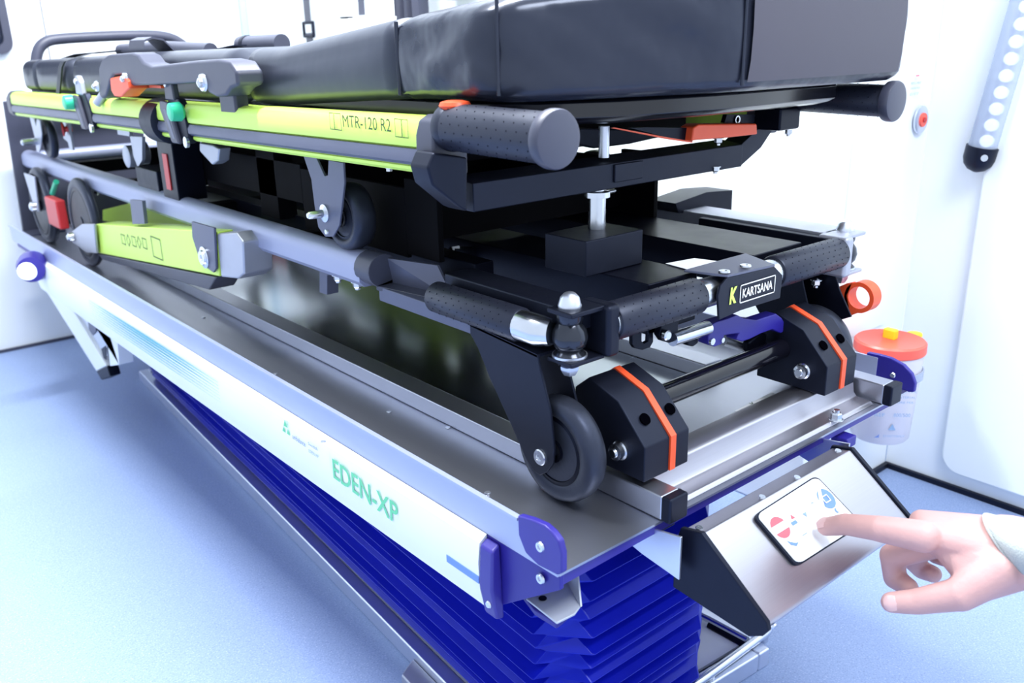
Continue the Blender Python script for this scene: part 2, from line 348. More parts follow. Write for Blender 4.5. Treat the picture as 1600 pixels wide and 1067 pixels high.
# printed halftone band + blue line
ht = MB(); 
for i in range(150):
    for j in range(7):
        f = i/150; y = 1.32-.62*f; z = -.020-.0052*j+.004*f; r = .0020*(.35+.65*math.sin(math.pi*min(1, max(0, f*1.0))))*(1-.08*j)
        ht.add([(PX, y-r, z-r), (PX, y+r, z-r), (PX, y+r, z+r), (PX, y-r, z+r)], [(0, 1, 2, 3)])
o = obj('printed_dots', ht, PRINTD, plat, label='pale blue halftone print'); o['kind'] = 'stuff'
obj('printed_line', MB().box((PX, .098, -.052), (PX+.0008, .150, -.044)), PBLU, plat, label='blue line')
a = at(524, 742, 'x', PX)
text('lettering', 'EDEN-XP', PRINTG, (PX, .374, -.0435), (0, -1, -.035), Za, .026, plat, width=.138, label='pale green capital lettering', bold=.012)
text('lettering', 'ambulance', PRINTB, (PX, .474, -.0265), (0, -1, 0), Za, .0065, plat, width=.034)
text('lettering', 'Swedish', PRINTB, (PX, .432, -.0205), (0, -1, 0), Za, .004, plat, width=.024)
text('lettering', 'EDEN-XP', PRINTP, (PX, .432, -.0305), (0, -1, 0), Za, .004, plat, width=.024)
tr = MB()
for dy, dz, h in ((0, 0, .010), (.006, -.009, .008), (-.006, -.009, .008)):
    yy, zz = .492+dy, -.0165+dz; tr.add([(PX, yy+h*.55, zz), (PX, yy-h*.55, zz), (PX, yy, zz+h)], [(0, 1, 2)])
obj('printed_emblem', tr, PRINTG, plat, label='small pale green three-triangle emblem')
# blue corner caps
def corner_cap(x0, sg):
    P = []
    pts = [(.049, .040), (.030, .044), (.013, .0455), (.003, .043), (-.005, .038), (-.009, .027), (-.009, .008), (-.003, .003), (.022, .001), (.039, .006), (.048, .020)]
    if sg < 0: pts = [(.062, .0375), (.060, .015), (.050, .003), (.030, -.002), (.0, -.002), (-.008, .0), (-.008, .012), (-.002, .024), (.010, .033), (.028, .038), (.045, .0385)]
    return MB().prism([(x0, y, z) for y, z in pts], (-.0075*sg, 0, 0))
cc = obj('corner_cap', corner_cap(.001, 1), BPL2, plat, bevel=.002, label='violet blue rounded corner cap')
for z, y in ((.022, .018), (-.014, .022)): obj('screw', MB().lathe([(0, .0052), (.0018, .0045), (.0018, .0022), (.0008, .002)], (-.0065 if z > 0 else -.003, y, z), (-1, 0, 0), 16), CHR, cc)
cr = obj('corner_cap', corner_cap(RX+.001, -1), BPL, plat, bevel=.002)
obj('screw', MB().lathe([(0, .004), (.0015, .003)], (RX-.0002, .022, .016), (-1, 0, 0), 12), CHR, cr)
# blue end block under the corner
eb = MB().prism([(0-.003, .098, -.004), (.0-.0145, .096, -.008), (-.0165, .097, -.05), (-.010, .098, -.086), (0, .098, -.088)], (0, -.020, 0))
e_ = obj('end_block', eb, BPL2, plat, bevel=.003)
obj('screw', MB().lathe([(0, .004), (.0015, .003), (.0015, .0015)], (-.0135, .086, -.070), (-1, 0, 0), 12), CHR, e_)
ap = MB().prism([(-.003, .0985, -.0025), (-.003, .0985, -.086), (.000, .0, -.0165), (.000, .0, -.0025)], (.005, 0, 0)); obj('end_plate', ap, BPL, plat, bevel=.001)
ap = MB().prism([(0, .004, -.0025), (0, .004, -.0165), (.12, .004, -.0145), (RX-.01, .004, -.012), (RX-.01, .004, -.0025)], (0, .004, 0)); obj('front_apron', ap, BPL2, plat)
# silver bracket under the corner
BRK = mat('bracket_zinc', (.50, .54, .62), .4, .25, .05, 30)
zb = -.064
bk = MB().prism([at(px, py, 'z', zb) for px, py in ((822, 938), (850, 915), (880, 903), (904, 934), (907, 950), (898, 962), (870, 976))], (0, 0, .0025))
b1 = obj('support_bracket', bk, BRK, plat, bevel=.0008)
w0, w1, w2 = at(882, 905, 'z', zb), at(904, 934, 'z', zb), at(907, 952, 'z', zb)
obj('bracket_web', MB().prism([w0+Za*.0025, w2+Za*.0025, w1+Za*.022+V((.004, .006, 0)), w0+Za*.044+V((.012, .014, 0))], (.0022, 0, 0)), BRK, b1)
q = at(848, 935, 'z', zb+.003); obj('bracket_hole', MB().cyl(q, q+Za*.0006, .004, 16), BLK, b1)
obj('pad', MB().prism([at(px, py, 'z', zb-.008) for px, py in ((815, 935), (880, 910), (905, 955), (870, 984), (835, 962))], (0, 0, .007)), BPL, b1, bevel=.002)
# white crossmember + black stop under tray
obj('under_beam', MB().box((.06, .10, -.050), (RX-.06, .16, -.019)), ALU, plat, bevel=.003)
obj('rubber_stop', MB().box((.135, .034, -.045), (.20, .06, -.0185)), BLK, plat, bevel=.002)
# arm plate to keypad box
obj('box_arm', MB().prism([(.130, .060, -.0185), (.130, -.028, -.004), (.130, -.028, -.051), (.130, .02, -.044), (.130, .060, -.034)], (.003, 0, 0)), ALU, plat, bevel=.0008)
obj('box_arm', MB().prism([(.43, .060, -.0185), (.43, -.028, -.004), (.43, -.028, -.051), (.43, .02, -.044), (.43, .060, -.034)], (.003, 0, 0)), ALU, plat)
# blue small clamp seen under right edge
q = at(1318, 680, 'z', -.02); obj('edge_clip', MB().box((q.x-.012, q.y-.012, -.032), (q.x+.010, q.y+.010, -.0185)), BPL, plat, bevel=.002)
# angle section across the near edge
an = MB(); x0, x1 = .158, .548
an.loft([[V((x, .006, .0003)), V((x, .010, .0045)), V((x, .030, .0055)), V((x, .034, .010)), V((x, .037, .030)), V((x, .042, .0325)), V((x, .068, .0325)), V((x, .068, .0003))] for x in (x0, x1)])
obj('cross_angle', an, STEELX, plat, bevel=.0015, label='bright stainless angle section across the near edge')
bolt = MB(); bolt.lathe([(0, .0088), (.001, .0085)], (0, 0, 0), Za, 20); bolt.hexbolt((0, 0, .001), Za, .0068, .008); bolt.cyl((0, 0, .008), (0, 0, .0125), .0036, 12)
bme = bolt.mesh('bolt', CHR)
for px, py in ((1060, 783), (1306, 655)):
    q = at(px, py, 'z', .005); o = link('bolt', bme, plat); o.location = q-wloc(plat); o.matrix_parent_inverse = Matrix.Identity(4)
for px, py in ((1270, 652), (1112, 745)):
    q = at(px, py, 'y', .036); o = link('bolt', bme, plat); o.rotation_euler = (math.radians(90), 0, 0); o.scale = (.6,)*3; o.location = q-wloc(plat); o.matrix_parent_inverse = Matrix.Identity(4)
# two square tubes with black end caps
for xa, nm in ((.1335, 0), (.555, 1)):
    w_ = .026
    tb = obj('square_tube', MB().box((xa, -.0005, .0004), (xa+w_, .125, .0265)), STEEL, plat, bevel=.002)
    obj('end_cap', MB().box((xa-.0006, -.012, .0001), (xa+w_+.0006, .0, .0272)), BLKS, tb, bevel=.0025)
# stickers
q = [at(1148, 642, 'z', .0006), at(1190, 655, 'z', .0006), at(1248, 628, 'z', .0006), at(1206, 613, 'z', .0006)]
obj('sticker', MB().prism(q, (0, 0, .0003)), STICK, plat, label='white sticker with a small black symbol')
q = at(1180, 634, 'z', .0010); text('lettering', 'K-', PRINTK, q, Xa, Ya, .010, plat)
# small tray screws
for px, py, z in ((762, 770, 0), (505, 690, 0), (430, 584, 0), (318, 496, 0), (608, 643, .0), (700, 668, 0), (988, 560, .0)):
    q = at(px, py, 'z', z+.0004); obj('tray_screw', MB().lathe([(0, .0035), (.001, .003), (.001, .0015)], q, Za, 12), ALU, plat)
# axle holder blocks with orange plate, cross axle
BLKG = mat('black_gloss', (.004, .004, .008), .12)
VOID = mat('bore_shade', (.001, .001, .002), .9, spec=.0)  # darkness inside the bores painted as a near-black colour
def block(px_shift, nm, x0, x1, xs0, xs1):
    # octagonal side profile, plates across x
    prof = [(.022, .0328), (.022, .070), (.058, .108), (.098, .122), (.118, .106), (.118, .0328)]
    prof = [(y, z) for y, z in prof]
    t = None
    t = obj('axle_block', MB().prism([(x0, y, z) for y, z in prof], (xs0-x0, 0, 0)), BLKS, plat, bevel=.0015, label='black axle block with an orange middle plate')
    obj('side_block', MB().prism([(xs1, y, z) for y, z in prof], (x1-xs1, 0, 0)), BLKS, t, bevel=.0015)
    obj('orange_plate', MB().prism([(xs0, y*1.0-(0.0015 if y < .03 else 0), z+.0012) for y, z in prof], (xs1-xs0, 0, 0)), ORG, t, label='orange plate')
    # bored holes on the sloping face (near-black discs painting their inner shade)
    for xm in ((x0+xs0)/2, (xs1+x1)/2):
        c = V((xm, .039, .0895)); n_ = V((0, -.726, .688))
        obj('bore', MB().lathe([(.0004, .0062), (.0010, .0062), (-.006, .005), (-.0062, 0)], c, n_, 20), VOID, t)
    b_ = MB(); b_.lathe([(0, .010), (.003, .010), (.004, .0085), (.010, .0085), (.011, .005), (.014, .0045)], (x0, .052, .058), (-1, 0, 0), 20)
    obj('axle_nut', b_, CHR, t)
    return t
block(0, 'l', .133, .200, .170, .178)
block(0, 'r', .455, .522, .487, .496)
obj('cross_axle', MB().cyl((.199, .085, .078), (.456, .085, .078), .0125, 24), BLKG, plat, label='black bar between the two axle blocks')
# far-left end: prop strut, blue lamp, dark end plate
st = thing('prop_strut', (.06, 1.72, -.2), 'white folding support leg with a black foot under the far end of the platform', 'strut')
X0 = .035
s0 = at(68, 450, 'x', X0); s1 = at(160, 578, 'x', X0); d_ = at(84, 446, 'x', X0)
obj('leg_bar', MB().prism([at(66, 446, 'x', X0), at(92, 450, 'x', X0), at(166, 572, 'x', X0), at(150, 580, 'x', X0)], (.022, 0, 0)), WHT, st, bevel=.003)
obj('leg_bar', MB().prism([at(136, 490, 'x', X0-.004), at(162, 500, 'x', X0-.004), at(170, 570, 'x', X0-.004), at(184, 568, 'x', X0-.004), at(186, 520, 'x', X0-.004), at(182, 505, 'x', X0-.004)][:1]+[at(165, 505, 'x', X0-.004), at(172, 572, 'x', X0-.004), at(186, 570, 'x', X0-.004), at(182, 516, 'x', X0-.004)], (.03, 0, 0)), WHT, st, bevel=.002)
obj('web_plate', MB().prism([at(100, 462, 'x', X0+.008), at(130, 480, 'x', X0+.008), at(166, 505, 'x', X0+.008), at(172, 560, 'x', X0+.008), at(155, 545, 'x', X0+.008)], (.004, 0, 0)), ALU, st)
obj('slot', MB().prism([at(136, 492, 'x', X0+.006), at(148, 498, 'x', X0+.006), at(150, 518, 'x', X0+.006), at(145, 524, 'x', X0+.006), at(139, 515, 'x', X0+.006)], (.001, 0, 0)), DANO, st)
obj('slot', MB().prism([at(158, 545, 'x', X0+.002), at(165, 540, 'x', X0+.002), at(166, 562, 'x', X0+.002), at(162, 560, 'x', X0+.002)], (.001, 0, 0)), BLK, st)
obj('rubber_foot', MB().prism([at(150, 580, 'x', X0-.001), at(167, 572, 'x', X0-.001), at(172, 588, 'x', X0-.001), at(158, 594, 'x', X0-.001)], (.024, 0, 0)), BLK, st, bevel=.003)
q = at(193, 551, 'x', .05); obj('pivot_bolt', MB().lathe([(0, .01), (.014, .01), (.016, .006)], q, (-1, 0, 0), 14), CHR, st)
obj('pivot_axle', MB().cyl((.04, q.y, q.z+.004), (.5, q.y, q.z+.004), .008), BLK, st)
obj('hanger', MB().box((.035, 1.60, -.09), (.06, 1.80, -.019)), ALU, st)
a = at(52, 417, 'x', -.03); lm = thing('corner_lamp', a, 'small glowing blue and white rounded lamp at the far corner of the platform', 'lamp')
obj('lamp_body', MB().lathe([(0, .012), (.004, .028), (.03, .033), (.05, .033), (.052, .028)], a+V((-.012, -.03, 0)), (.35, 1, 0), 20), BPL2, lm)
obj('lens', MB().lathe([(0, .004), (.003, .014), (.010, .020)], a+V((-.022, -.036, -.002)), (.35, 1, 0), 20), LED, lm, label='lit white lens')
obj('lamp_arm', MB().box((a.x-.0, a.y-.005, a.z-.01), (-.004, a.y+.02, a.z+.01)), BPL, lm)
p0, p1, p2, p3 = at(5, 158, 'y', 2.08), at(62, 165, 'y', 2.08), at(88, 372, 'y', 2.08), at(38, 372, 'y', 2.08)
ep = thing('end_plate', (.1, 2.08, .1), 'dark grey upright end plate standing at the far end behind the rails', 'plate')
obj('plate', MB().prism([p0, p1+V((.25, 0, 0)), V((p1.x+.25, 2.08, p2.z)), p3], (0, .012, 0)), GREY, ep, bevel=.003)
obj('plate_foot', MB().box((.02, 2.0, -.02), (.5, 2.09, .0)), GREY, ep)
# ================================================================== CONTROL BOX
cb = thing('control_box', (.28, -.06, -.05), 'stainless sloping control box with black ends hung under the near edge', 'control box')
XL, XR = .150, .412
prof = [(-.012, -.024), (-.018, -.0065), (-.040, -.0015), (-.1155, -.0585), (-.1175, -.0645), (-.112, -.072), (-.100, -.078), (-.012, -.078)]
obj('shell', MB().prism([(XL, y, z) for y, z in prof], (XR-XL, 0, 0)), STEELX, cb, bevel=.0015)
pe = [(-.010, -.026), (-.016, -.0045), (-.041, .0008), (-.1175, -.0575), (-.1200, -.0650), (-.114, -.074), (-.100, -.082), (-.010, -.074)]
e1 = obj('end_cheek', MB().prism([(XL-.006, y, z) for y, z in pe], (.0058, 0, 0)), BLKS, cb, bevel=.0012, label='black end cheek')
obj('end_cheek', MB().prism([(XR+.0002, y, z) for y, z in pe], (.0058, 0, 0)), BLKS, cb, bevel=.0012)
nP = V((0, -.603, .798)); upP = V((0, .798, .603)); pP = V((XL, -.040, -.0015))
for f, y, z in ((.004, -.030, -.0035), (.95, -.030, -.0035), (.36, -.036, -.0023), (.60, -.036, -.0023)):
    obj('cover_screw', MB().lathe([(0, .004), (.0015, .0035)], (XL+(XR-XL)*f+.004, y, z), (0, -.2, .98), 12), CHR, cb)
for xx in (XL+.006, XR-.006): obj('cover_screw', MB().lathe([(0, .0035), (.0015, .003)], (xx, -.1178, -.0665), (0, -1, -.3), 12), CHR, cb)
# keypad
K = [atp(px, py, pP, nP) for px, py in ((1174, 808), (1272, 745), (1345, 822), (1242, 888))]
kx0 = (K[0].x+K[3].x)/2+.0; kx1 = (K[1].x+K[2].x)/2
def kp(f, g, h=0): # f along x 0..1 , g down slope 0..1
    t_ = K[0]+(K[1]-K[0])*f; b_ = K[3]+(K[2]-K[3])*f; return t_+(b_-t_)*g+nP*h
def krr(i0, h, r=.09):
    out = []
    for cx, cy, s0 in ((1-r, r, 270), (1-r, 1-r, 0), (r, 1-r, 90), (r, r, 180)):
        for k in range(0, 91, 15):
            a_ = math.radians(s0+k); out.append(kp(i0+(1-2*i0)*(cx+r*math.cos(a_)), i0+(1-2*i0)*(cy+r*math.sin(a_)), h))
    return out
obj('keypad_frame', MB().loft([krr(0, .0003), krr(0, .0035)]), BLKS, cb, label='thin black keypad frame')
kpd = obj('keypad', MB().loft([krr(.022, .0036), krr(.022, .0046)]), PAD, cb, label='white membrane keypad')
def disc(px, py, r, m, name, lab=None, half=None):
    c = atp(px, py, K[0]+nP*.0047, nP); mb = MB()
    for rng in (half or [(0, 360)]):
        n = 20; pts = [c+(Xa*math.cos(math.radians(rng[0]+(rng[1]-rng[0])*i/n))+upP*math.sin(math.radians(rng[0]+(rng[1]-rng[0])*i/n)))*r+nP*.0003 for i in range(n+1)]
        mb.add(pts, [tuple(range(n+1))])
    return obj(name, mb, m, kpd, label=lab)
disc(1219, 824, .0115, PRED, 'stop_symbol', 'red round symbol split by a white bar', [(20, 160), (200, 340)])
disc(1291, 779, .0115, PBLU, 'table_symbol', 'blue round symbol', [(-150, 75), (105, 170)])
c = atp(1291, 780, K[0]+nP*.0052, nP); fl = frame_line(MB(), [c+Xa*a_+upP*b_ for a_, b_ in ((-.0045, -.003), (.0045, -.003), (.0045, .004), (-.0045, .004))], .0012, nP); obj('symbol_outline', fl, WPRINT, kpd)
def glyph(px, py, s_, m, pts, name='key_symbol'):
    c = atp(px, py, K[0]+nP*.0051, nP); obj(name, MB().add([c+Xa*a_*s_+upP*b_*s_ for a_, b_ in pts], [tuple(range(len(pts)))]), m, kpd)
glyph(1240, 815, .006, PBLU, [(-.7, -.5), (.7, -.5), (.7, .1), (-.7, .1)])
glyph(1240, 810, .006, PRED, [(-.5, 0), (.5, 0), (0, .8)])
glyph(1258, 803, .005, PRINTP, [(-.6, .3), (.6, .3), (0, -.7)])
glyph(1271, 788, .004, PRINTP, [(-.8, 0), (0, .8), (.8, 0), (0, .4)])
glyph(1308, 797, .0045, PBLU, [(-.5, -.6), (.1, -.6), (-.2, 0), (.1, .6), (-.5, .6), (-.7, 0)])
glyph(1238, 846, .007, PBLU, [(-.8, .6), (-.5, .2), (.4, -.4), (1, -.5), (.2, -.8), (-.6, -.3)])
glyph(1258, 835, .004, PRINTP, [(-1, 0), (1, 0), (1, .2), (-1, .2)])
# ================================================================== SHARPS BIN
bc = at(1405, 540, 'y', .155); bz0 = at(1400, 688, 'y', .10).z
bc = V((.902, .165, 0)); zt_ = at(1411, 520, 'y', .165).z; zb_ = zt_-.172
sb = thing('sharps_bin', (bc.x, bc.y, zb_), 'translucent round waste bin with red lid and yellow tabs behind the platform corner', 'bin')
obj('bucket', MB().lathe([(0, .004), (0, .044), (.004, .047), (.155, .054), (.155, .052), (.012, .045), (.012, .004)], (bc.x, bc.y, zb_), Za, 40), BIN, sb)
obj('lid', MB().lathe([(.152, .055), (.154, .0565), (.168, .056), (.171, .053), (.169, .046), (.164, .004)], (bc.x, bc.y, zb_), Za, 40), LIDR, sb, label='red lid')
q = at(1387, 516, 'z', zt_+.006); obj('yellow_tab', MB().box((q.x-.006, q.y-.016, zb_+.164), (q.x+.008, q.y+.006, zb_+.182)), YCAP, sb, bevel=.003, label='yellow hinge tab')
q = at(1430, 515, 'z', zt_+.003); obj('yellow_cap', MB().lathe([(0, .013), (.004, .012), (.005, .009)], (q.x, q.y, zb_+.165), Za, 16), YCAP, sb, label='yellow round cap')
bn = V((-.72, -.69, 0)); br = V((.69, -.72, 0))
for k, (s_, h_, zz, ww) in enumerate([('BIOHAZARD', .004, .108, .06), ('NUR FUER SPITZE', .0035, .098, .065), ('ODPADNI MATERIAL', .0035, .088, .065), ('CONTENITORE PER', .0035, .079, .06), ('REF', .006, .055, .016), ('800/500', .006, .055, .026), ('50 DOTDEPOT', .0035, .018, .034)]):
    off = {4: -.028, 5: .002, 6: -.010}.get(k, -ww/2); rr = .0475+.045*zz*1.
    text('lettering', s_, PRINTP, V((bc.x, bc.y, zb_+zz))+bn*(rr+.0025)+br*off, br, Za, h_, sb, width=ww)
tm = MB(); c = V((bc.x, bc.y, zb_+.030))+bn*.0505+br*.003; tm.add([c+br*-.006, c+br*.006, c+Za*.011], [(0, 1, 2)]); obj('warning_mark', tm, PRINTP, sb)
tm = MB(); c = V((bc.x, bc.y, zb_+.016))+bn*.0500+br*-.024; tm.add([c, c+br*.008, c+br*.008+Za*.006, c+br*.005+Za*.003], [(0, 1, 2, 3)]); obj('maker_mark', tm, PRINTB, sb)
obj('wall_ring', MB().lathe([(.11, .0535), (.125, .054), (.125, .056), (.11, .056)], (bc.x, bc.y, zb_), Za, 40), CLR, sb)
obj('wall_bracket', MB().box((bc.x-.02, bc.y+.053, zb_+.09), (bc.x+.02, .2364, zb_+.13)), WHT, sb)
import mathutils.noise as mnoise
# ================================================================== TROLLEY (lower undercarriage)
def boltm(m=CHR, r=.006, h=.007):
    b = MB(); b.lathe([(0, r*1.35), (.0012, r*1.35)], (0, 0, 0), Za, 18); b.hexbolt((0, 0, .0012), Za, r, h); b.cyl((0, 0, h), (0, 0, h+.004), r*.55, 12); return b.mesh('nut', m)
NUT = boltm()
def nut(p, parent, d='-z', s_=1.):
    o = link('nut', NUT, parent)
    o.rotation_euler = {'-z': (math.pi, 0, 0), 'z': (0, 0, 0), '-x': (0, -math.pi/2, 0), '-y': (math.pi/2, 0, 0)}[d]
    o.scale = (s_,)*3
    o.matrix_parent_inverse = Matrix.Identity(4); o.location = V(p)-wloc(parent); return o
tro = thing('stretcher_trolley', (.33, 1., .0), 'black wheeled stretcher undercarriage with a black front name plate and hi-vis folded legs', 'trolley')
def drail(x, sx):
    pr = []
    for k in range(0, 181, 20):
        a_ = math.radians(k); pr.append((x+.0185*math.cos(a_), .188+.0165*math.sin(a_)))
    pr += [(x-.0185, .170), (x-.012, .163), (x+.012, .163), (x+.0185, .170)]
    return pr
for sx, x in ((1, .088), (-1, .598)):
    ra = obj('side_rail', MB().loft([[V((a_, y, z)) for a_, z in drail(x, sx)] for y in (.425, 2.06)]), ANO, tro, label='anodised grey side rail')
    cap = [(x+.0215*math.cos(math.radians(k)), .186+.0205*math.sin(math.radians(k))) for k in range(20, 341, 20)]
    cap += [(x+.010, .170)]
    obj('end_cap', MB().prism([(a_, .432, z) for a_, z in cap], (0, -.034, 0)), GREY, ra, bevel=.0015)
    # cradle: triangular side gusset from end cap to the flat bar
    obj('gusset', MB().prism([(x+.012*sx, .40, .165), (x+.006*sx, .40, .20), (x+.03*sx, .33, .199), (x+.03*sx, .30, .163)], (.003, 0, 0)), DANO, tro)
    obj('gusset_plate', MB().prism([(x-.010*sx, .402, .163), (x+.05*sx, .402, .163), (x+.06*sx, .28, .163), (x+.012*sx, .28, .163)], (0, 0, .006)), GREY, tro, bevel=.001)
    obj('flat_bar', MB().box((x+.012*sx if sx > 0 else x-.052, .088, .178), (x+.052 if sx > 0 else x-.012, .292, .200)), BLKS, tro, bevel=.002)
    obj('lower_bar', MB().box((x-.008 if sx > 0 else x-.012, .150, .150), (x+.012 if sx > 0 else x+.008, .40, .168)), DANO, tro, bevel=.0015)
obj('end_rail', MB().tube([(.09, 2.055, .186), (.598, 2.055, .186)], .015, 16), ANO, tro)
# grips (rubber with small dots)
def grip(name, p0, p1, r, parent, dots=True, capr=None, m=GRIP, rows=(0,)):
    p0, p1 = V(p0), V(p1); d = (p1-p0); L_ = d.length; d.normalize()
    n = 36; prof = [(0, r*.6), (0, r*.93), (.002, r), (L_-.002, r), (L_, r*.93), (L_, r*.6)]
    g = obj(name, MB().lathe(prof, p0, d, n), m, parent, label='dotted rubber grip')
    if dots:
        u_ = d.orthogonal().normalized(); w_ = d.cross(u_); mb = MB(); nr = 18; k = 0; x = .008
        while x < L_-.006:
            for j in range(nr):
                if (j+k) % 2: continue
                a_ = 2*math.pi*j/nr; e = u_*math.cos(a_)+w_*math.sin(a_); c = p0+d*x+e*(r+.00005); t_ = d.cross(e); q = .0009
                mb.add([c-d*q, c-t_*q, c+d*q, c+t_*q, c+e*.0007], [(0, 1, 4), (1, 2, 4), (2, 3, 4), (3, 0, 4)])
            x += .0065; k += 1
        o = obj('grip_dots', mb, BLK, g); o['kind'] = 'stuff'
    if capr: obj('grip_cap', MB().lathe([(-.004, capr*.8), (-.003, capr*.97), (0, capr), (.006, capr), (.008, capr*.96), (.0092, capr*.8)], p1, d, 36), GREY, g, label='flat grey end cap')
    return g
HZ = .183; HY = .078
grip('side_grip', (.083, .285, .178), (.083, .142, .178), .0172, tro)
grip('side_grip', (.603, .285, .178), (.603, .142, .178), .0172, tro)
for x in (.083, .603): obj('sleeve', MB().tube([(x, .146, .178), (x, .116, .178), (x+.005*(1 if x < .2 else -1), .104, .178)], [.0155, .0155, .013], 24), CHR, tro)
GUN = mat('gunmetal_gloss', (.045, .05, .065), .16, .7)
# swivel knuckles
for sx, kx in ((1, .1005), (-1, .590)):
    k_ = obj('knuckle', MB().lathe([(.142, .006), (.146, .0115), (.154, .0120), (.157, .0160), (.161, .0120), (.166, .0160), (.174, .0178), (.182, .0160), (.188, .0115), (.192, .0135), (.199, .0138), (.203, .0110), (.2035, .004)], (kx, .092, 0), Za, 32), GUN, tro, label='glossy black swivel knuckle')
    obj('washer', MB().lathe([(.1545, .006), (.1545, .0172), (.1568, .0172), (.1568, .006)], (kx, .092, 0), Za, 28), ALU, k_)
    obj('dome_nut', MB().lathe([(.2030, .0112), (.2055, .0115), (.208, .0105), (.213, .0092), (.217, .0055), (.2185, .001)], (kx, .092, 0), Za, 20), ALU, k_)
    obj('lock_nut', MB().lathe([(.150, .0098), (.142, .0098), (.139, .0085), (.135, .006), (.134, .003)], (kx, .092, 0), Za, 6), ALU, k_)
    bmk = BLKS if sx > 0 else LGREY
    c0_, c1_ = (kx+.024, kx+.042) if sx > 0 else (kx-.042, kx-.024)
    cbk = obj('corner_bracket', MB().box((c0_, .064, .152), (c1_, .106, .204)), bmk, tro, bevel=.005, seg=3)
    x0_, x1_ = (kx-.017, c0_+.004) if sx > 0 else (c1_-.004, kx+.017)
    obj('bracket_ear', MB().box((x0_, .072, .1985), (x1_, .106, .2035)), bmk, cbk, bevel=.0015)
    obj('bracket_ear', MB().box((x0_, .072, .150), (x1_, .106, .1543)), bmk, cbk, bevel=.0015)
# handle bar along X
grip('handle_grip', (.141, HY, HZ), (.272, HY, HZ), .0195, tro)
grip('handle_grip', (.412, HY, HZ), (.550, HY, HZ), .0195, tro)
obj('handle_tube', MB().cyl((.138, HY, HZ), (.555, HY, HZ), .0160, 28), CHR, tro, label='bright handle tube between the grips')
# front plate with name
yf = .0575
fp = [at(px, py, 'y', yf) for px, py in ((1126, 447), (1137, 434), (1211, 417), (1223, 430), (1219, 466), (1158, 485), (1124, 500), (1122, 462))]
npl = obj('name_plate', MB().prism(fp, (0, .003, 0)), BLKS, tro, bevel=.0008, label='black front name plate')
obj('top_plate', MB().prism([(fp[1].x, yf, fp[1].z), (fp[2].x, yf, fp[2].z), (fp[2].x+.004, .100, HZ+.0205), (fp[1].x-.02, .100, HZ+.0205)], (0, 0, .0028)), DANO, tro, bevel=.0008)
for px, py in ((1132, 423), (1165, 414)):
    q = at(px, py, 'z', HZ+.024); obj('plate_screw', MB().lathe([(0, .0065), (.0015, .006), (.0015, .0026), (.0004, .002)], q-V((0, 0, .0012)), Za, 16), CHR, npl)
rt = (at(1208, 440, 'y', yf)-at(1140, 461, 'y', yf)); 
q = at(1138.5, 476, 'y', yf); q2 = at(1151, 472, 'y', yf)
RT = Xa
text('lettering', 'K', YEL, (q.x, yf, q.z), RT, Za, .0185, npl, width=.0125, label='green letter K', depth=.0008, shear=.12, bold=.05)
a0 = at(1159, 466, 'y', yf); a1 = at(1206, 446, 'y', yf)
text('lettering', 'KARTSANA', WPRINT, (a0.x, yf, a0.z-.000), RT, Za, .0105, npl, width=a1.x-a0.x, label='white capital lettering', depth=.0008, bold=.02)
fl = [(a0.x-.004, yf, a0.z-.0045), (a1.x+.0045, yf, a0.z-.0045), (a1.x+.0045, yf, a0.z+.0150), (a0.x-.004, yf, a0.z+.0150)]
obj('lettering_frame', frame_line(MB(), fl, .0013, (0, -1, 0), .0008), WPRINT, npl)
# blue release lever
yl = .085
lp_ = [(1105, 511), (1120, 503), (1137, 498), (1152, 492), (1162, 497), (1182, 500), (1213, 490), (1222, 497), (1228, 507), (1229, 516), (1220, 521), (1207, 515), (1190, 521), (1172, 530), (1160, 534), (1151, 531), (1155, 521), (1132, 524), (1128, 538), (1117, 542), (1107, 538), (1107, 527), (1112, 516), (1106, 514)]
lev = obj('release_lever', MB().prism([at(px, py, 'y', yl) for px, py in lp_], (0, .016, 0)), BPL, tro, bevel=.0035, seg=3, label='blue plastic release lever')
q = at(1111, 533, 'y', yl); obj('pivot_pin', MB().cyl(q+V((0, -.003, 0)), q+V((0, .02, 0)), .004, 14), CHR, lev)
q = at(1128, 531, 'y', yl); obj('pivot_pin', MB().cyl(q+V((0, -.002, 0)), q+V((0, .02, 0)), .003, 14), CHR, lev)
a, b = at(1050, 530, 'y', yl+.006), at(1106, 512, 'y', yl+.006); obj('chrome_rod', MB().cyl(a, b, .0078, 20), CHR, tro)
obj('lever_lug', MB().prism([at(px, py, 'y', .090) for px, py in ((1034, 508), (1060, 500), (1060, 525), (1056, 533), (1046, 536), (1036, 533), (1030, 524))], (0, .008, 0)), BLK, tro, bevel=.001)
q = at(1039, 523, 'y', .088); obj('lug_pin', MB().lathe([(0, .0058), (.004, .0058), (.0055, .004)], q, (0, -1, 0), 16), CHR, tro)
hk = MB().prism([at(px, py, 'y', .100) for px, py in ((988, 520), (1003, 518), (1003, 533), (1006, 537), (1013, 533), (1014, 515), (1021, 513), (1021, 534), (1016, 543), (1004, 547), (992, 544), (988, 538))], (0, .005, 0)); obj('hook', hk, BLK, tro, bevel=.0008)
a, b = at(1085, 525, 'y', .10), at(1112, 530, 'y', .10); obj('stop_rod', MB().cyl(a, b, .004), CHR, tro)
obj('stop_block', MB().prism([at(px, py, 'y', .095) for px, py in ((1072, 520), (1090, 515), (1092, 536), (1084, 542), (1075, 540))], (0, .01, 0)), BLK, tro, bevel=.002)
obj('link_rod', MB().cyl(at(1130, 532, 'y', .12), at(1175, 548, 'y', .12), .006), ALU, tro)
obj('stop_block', MB().prism([at(px, py, 'y', .10) for px, py in ((1170, 535), (1190, 520), (1200, 522), (1196, 548), (1180, 558), (1170, 550))], (0, .01, 0)), BLK, tro, bevel=.003)
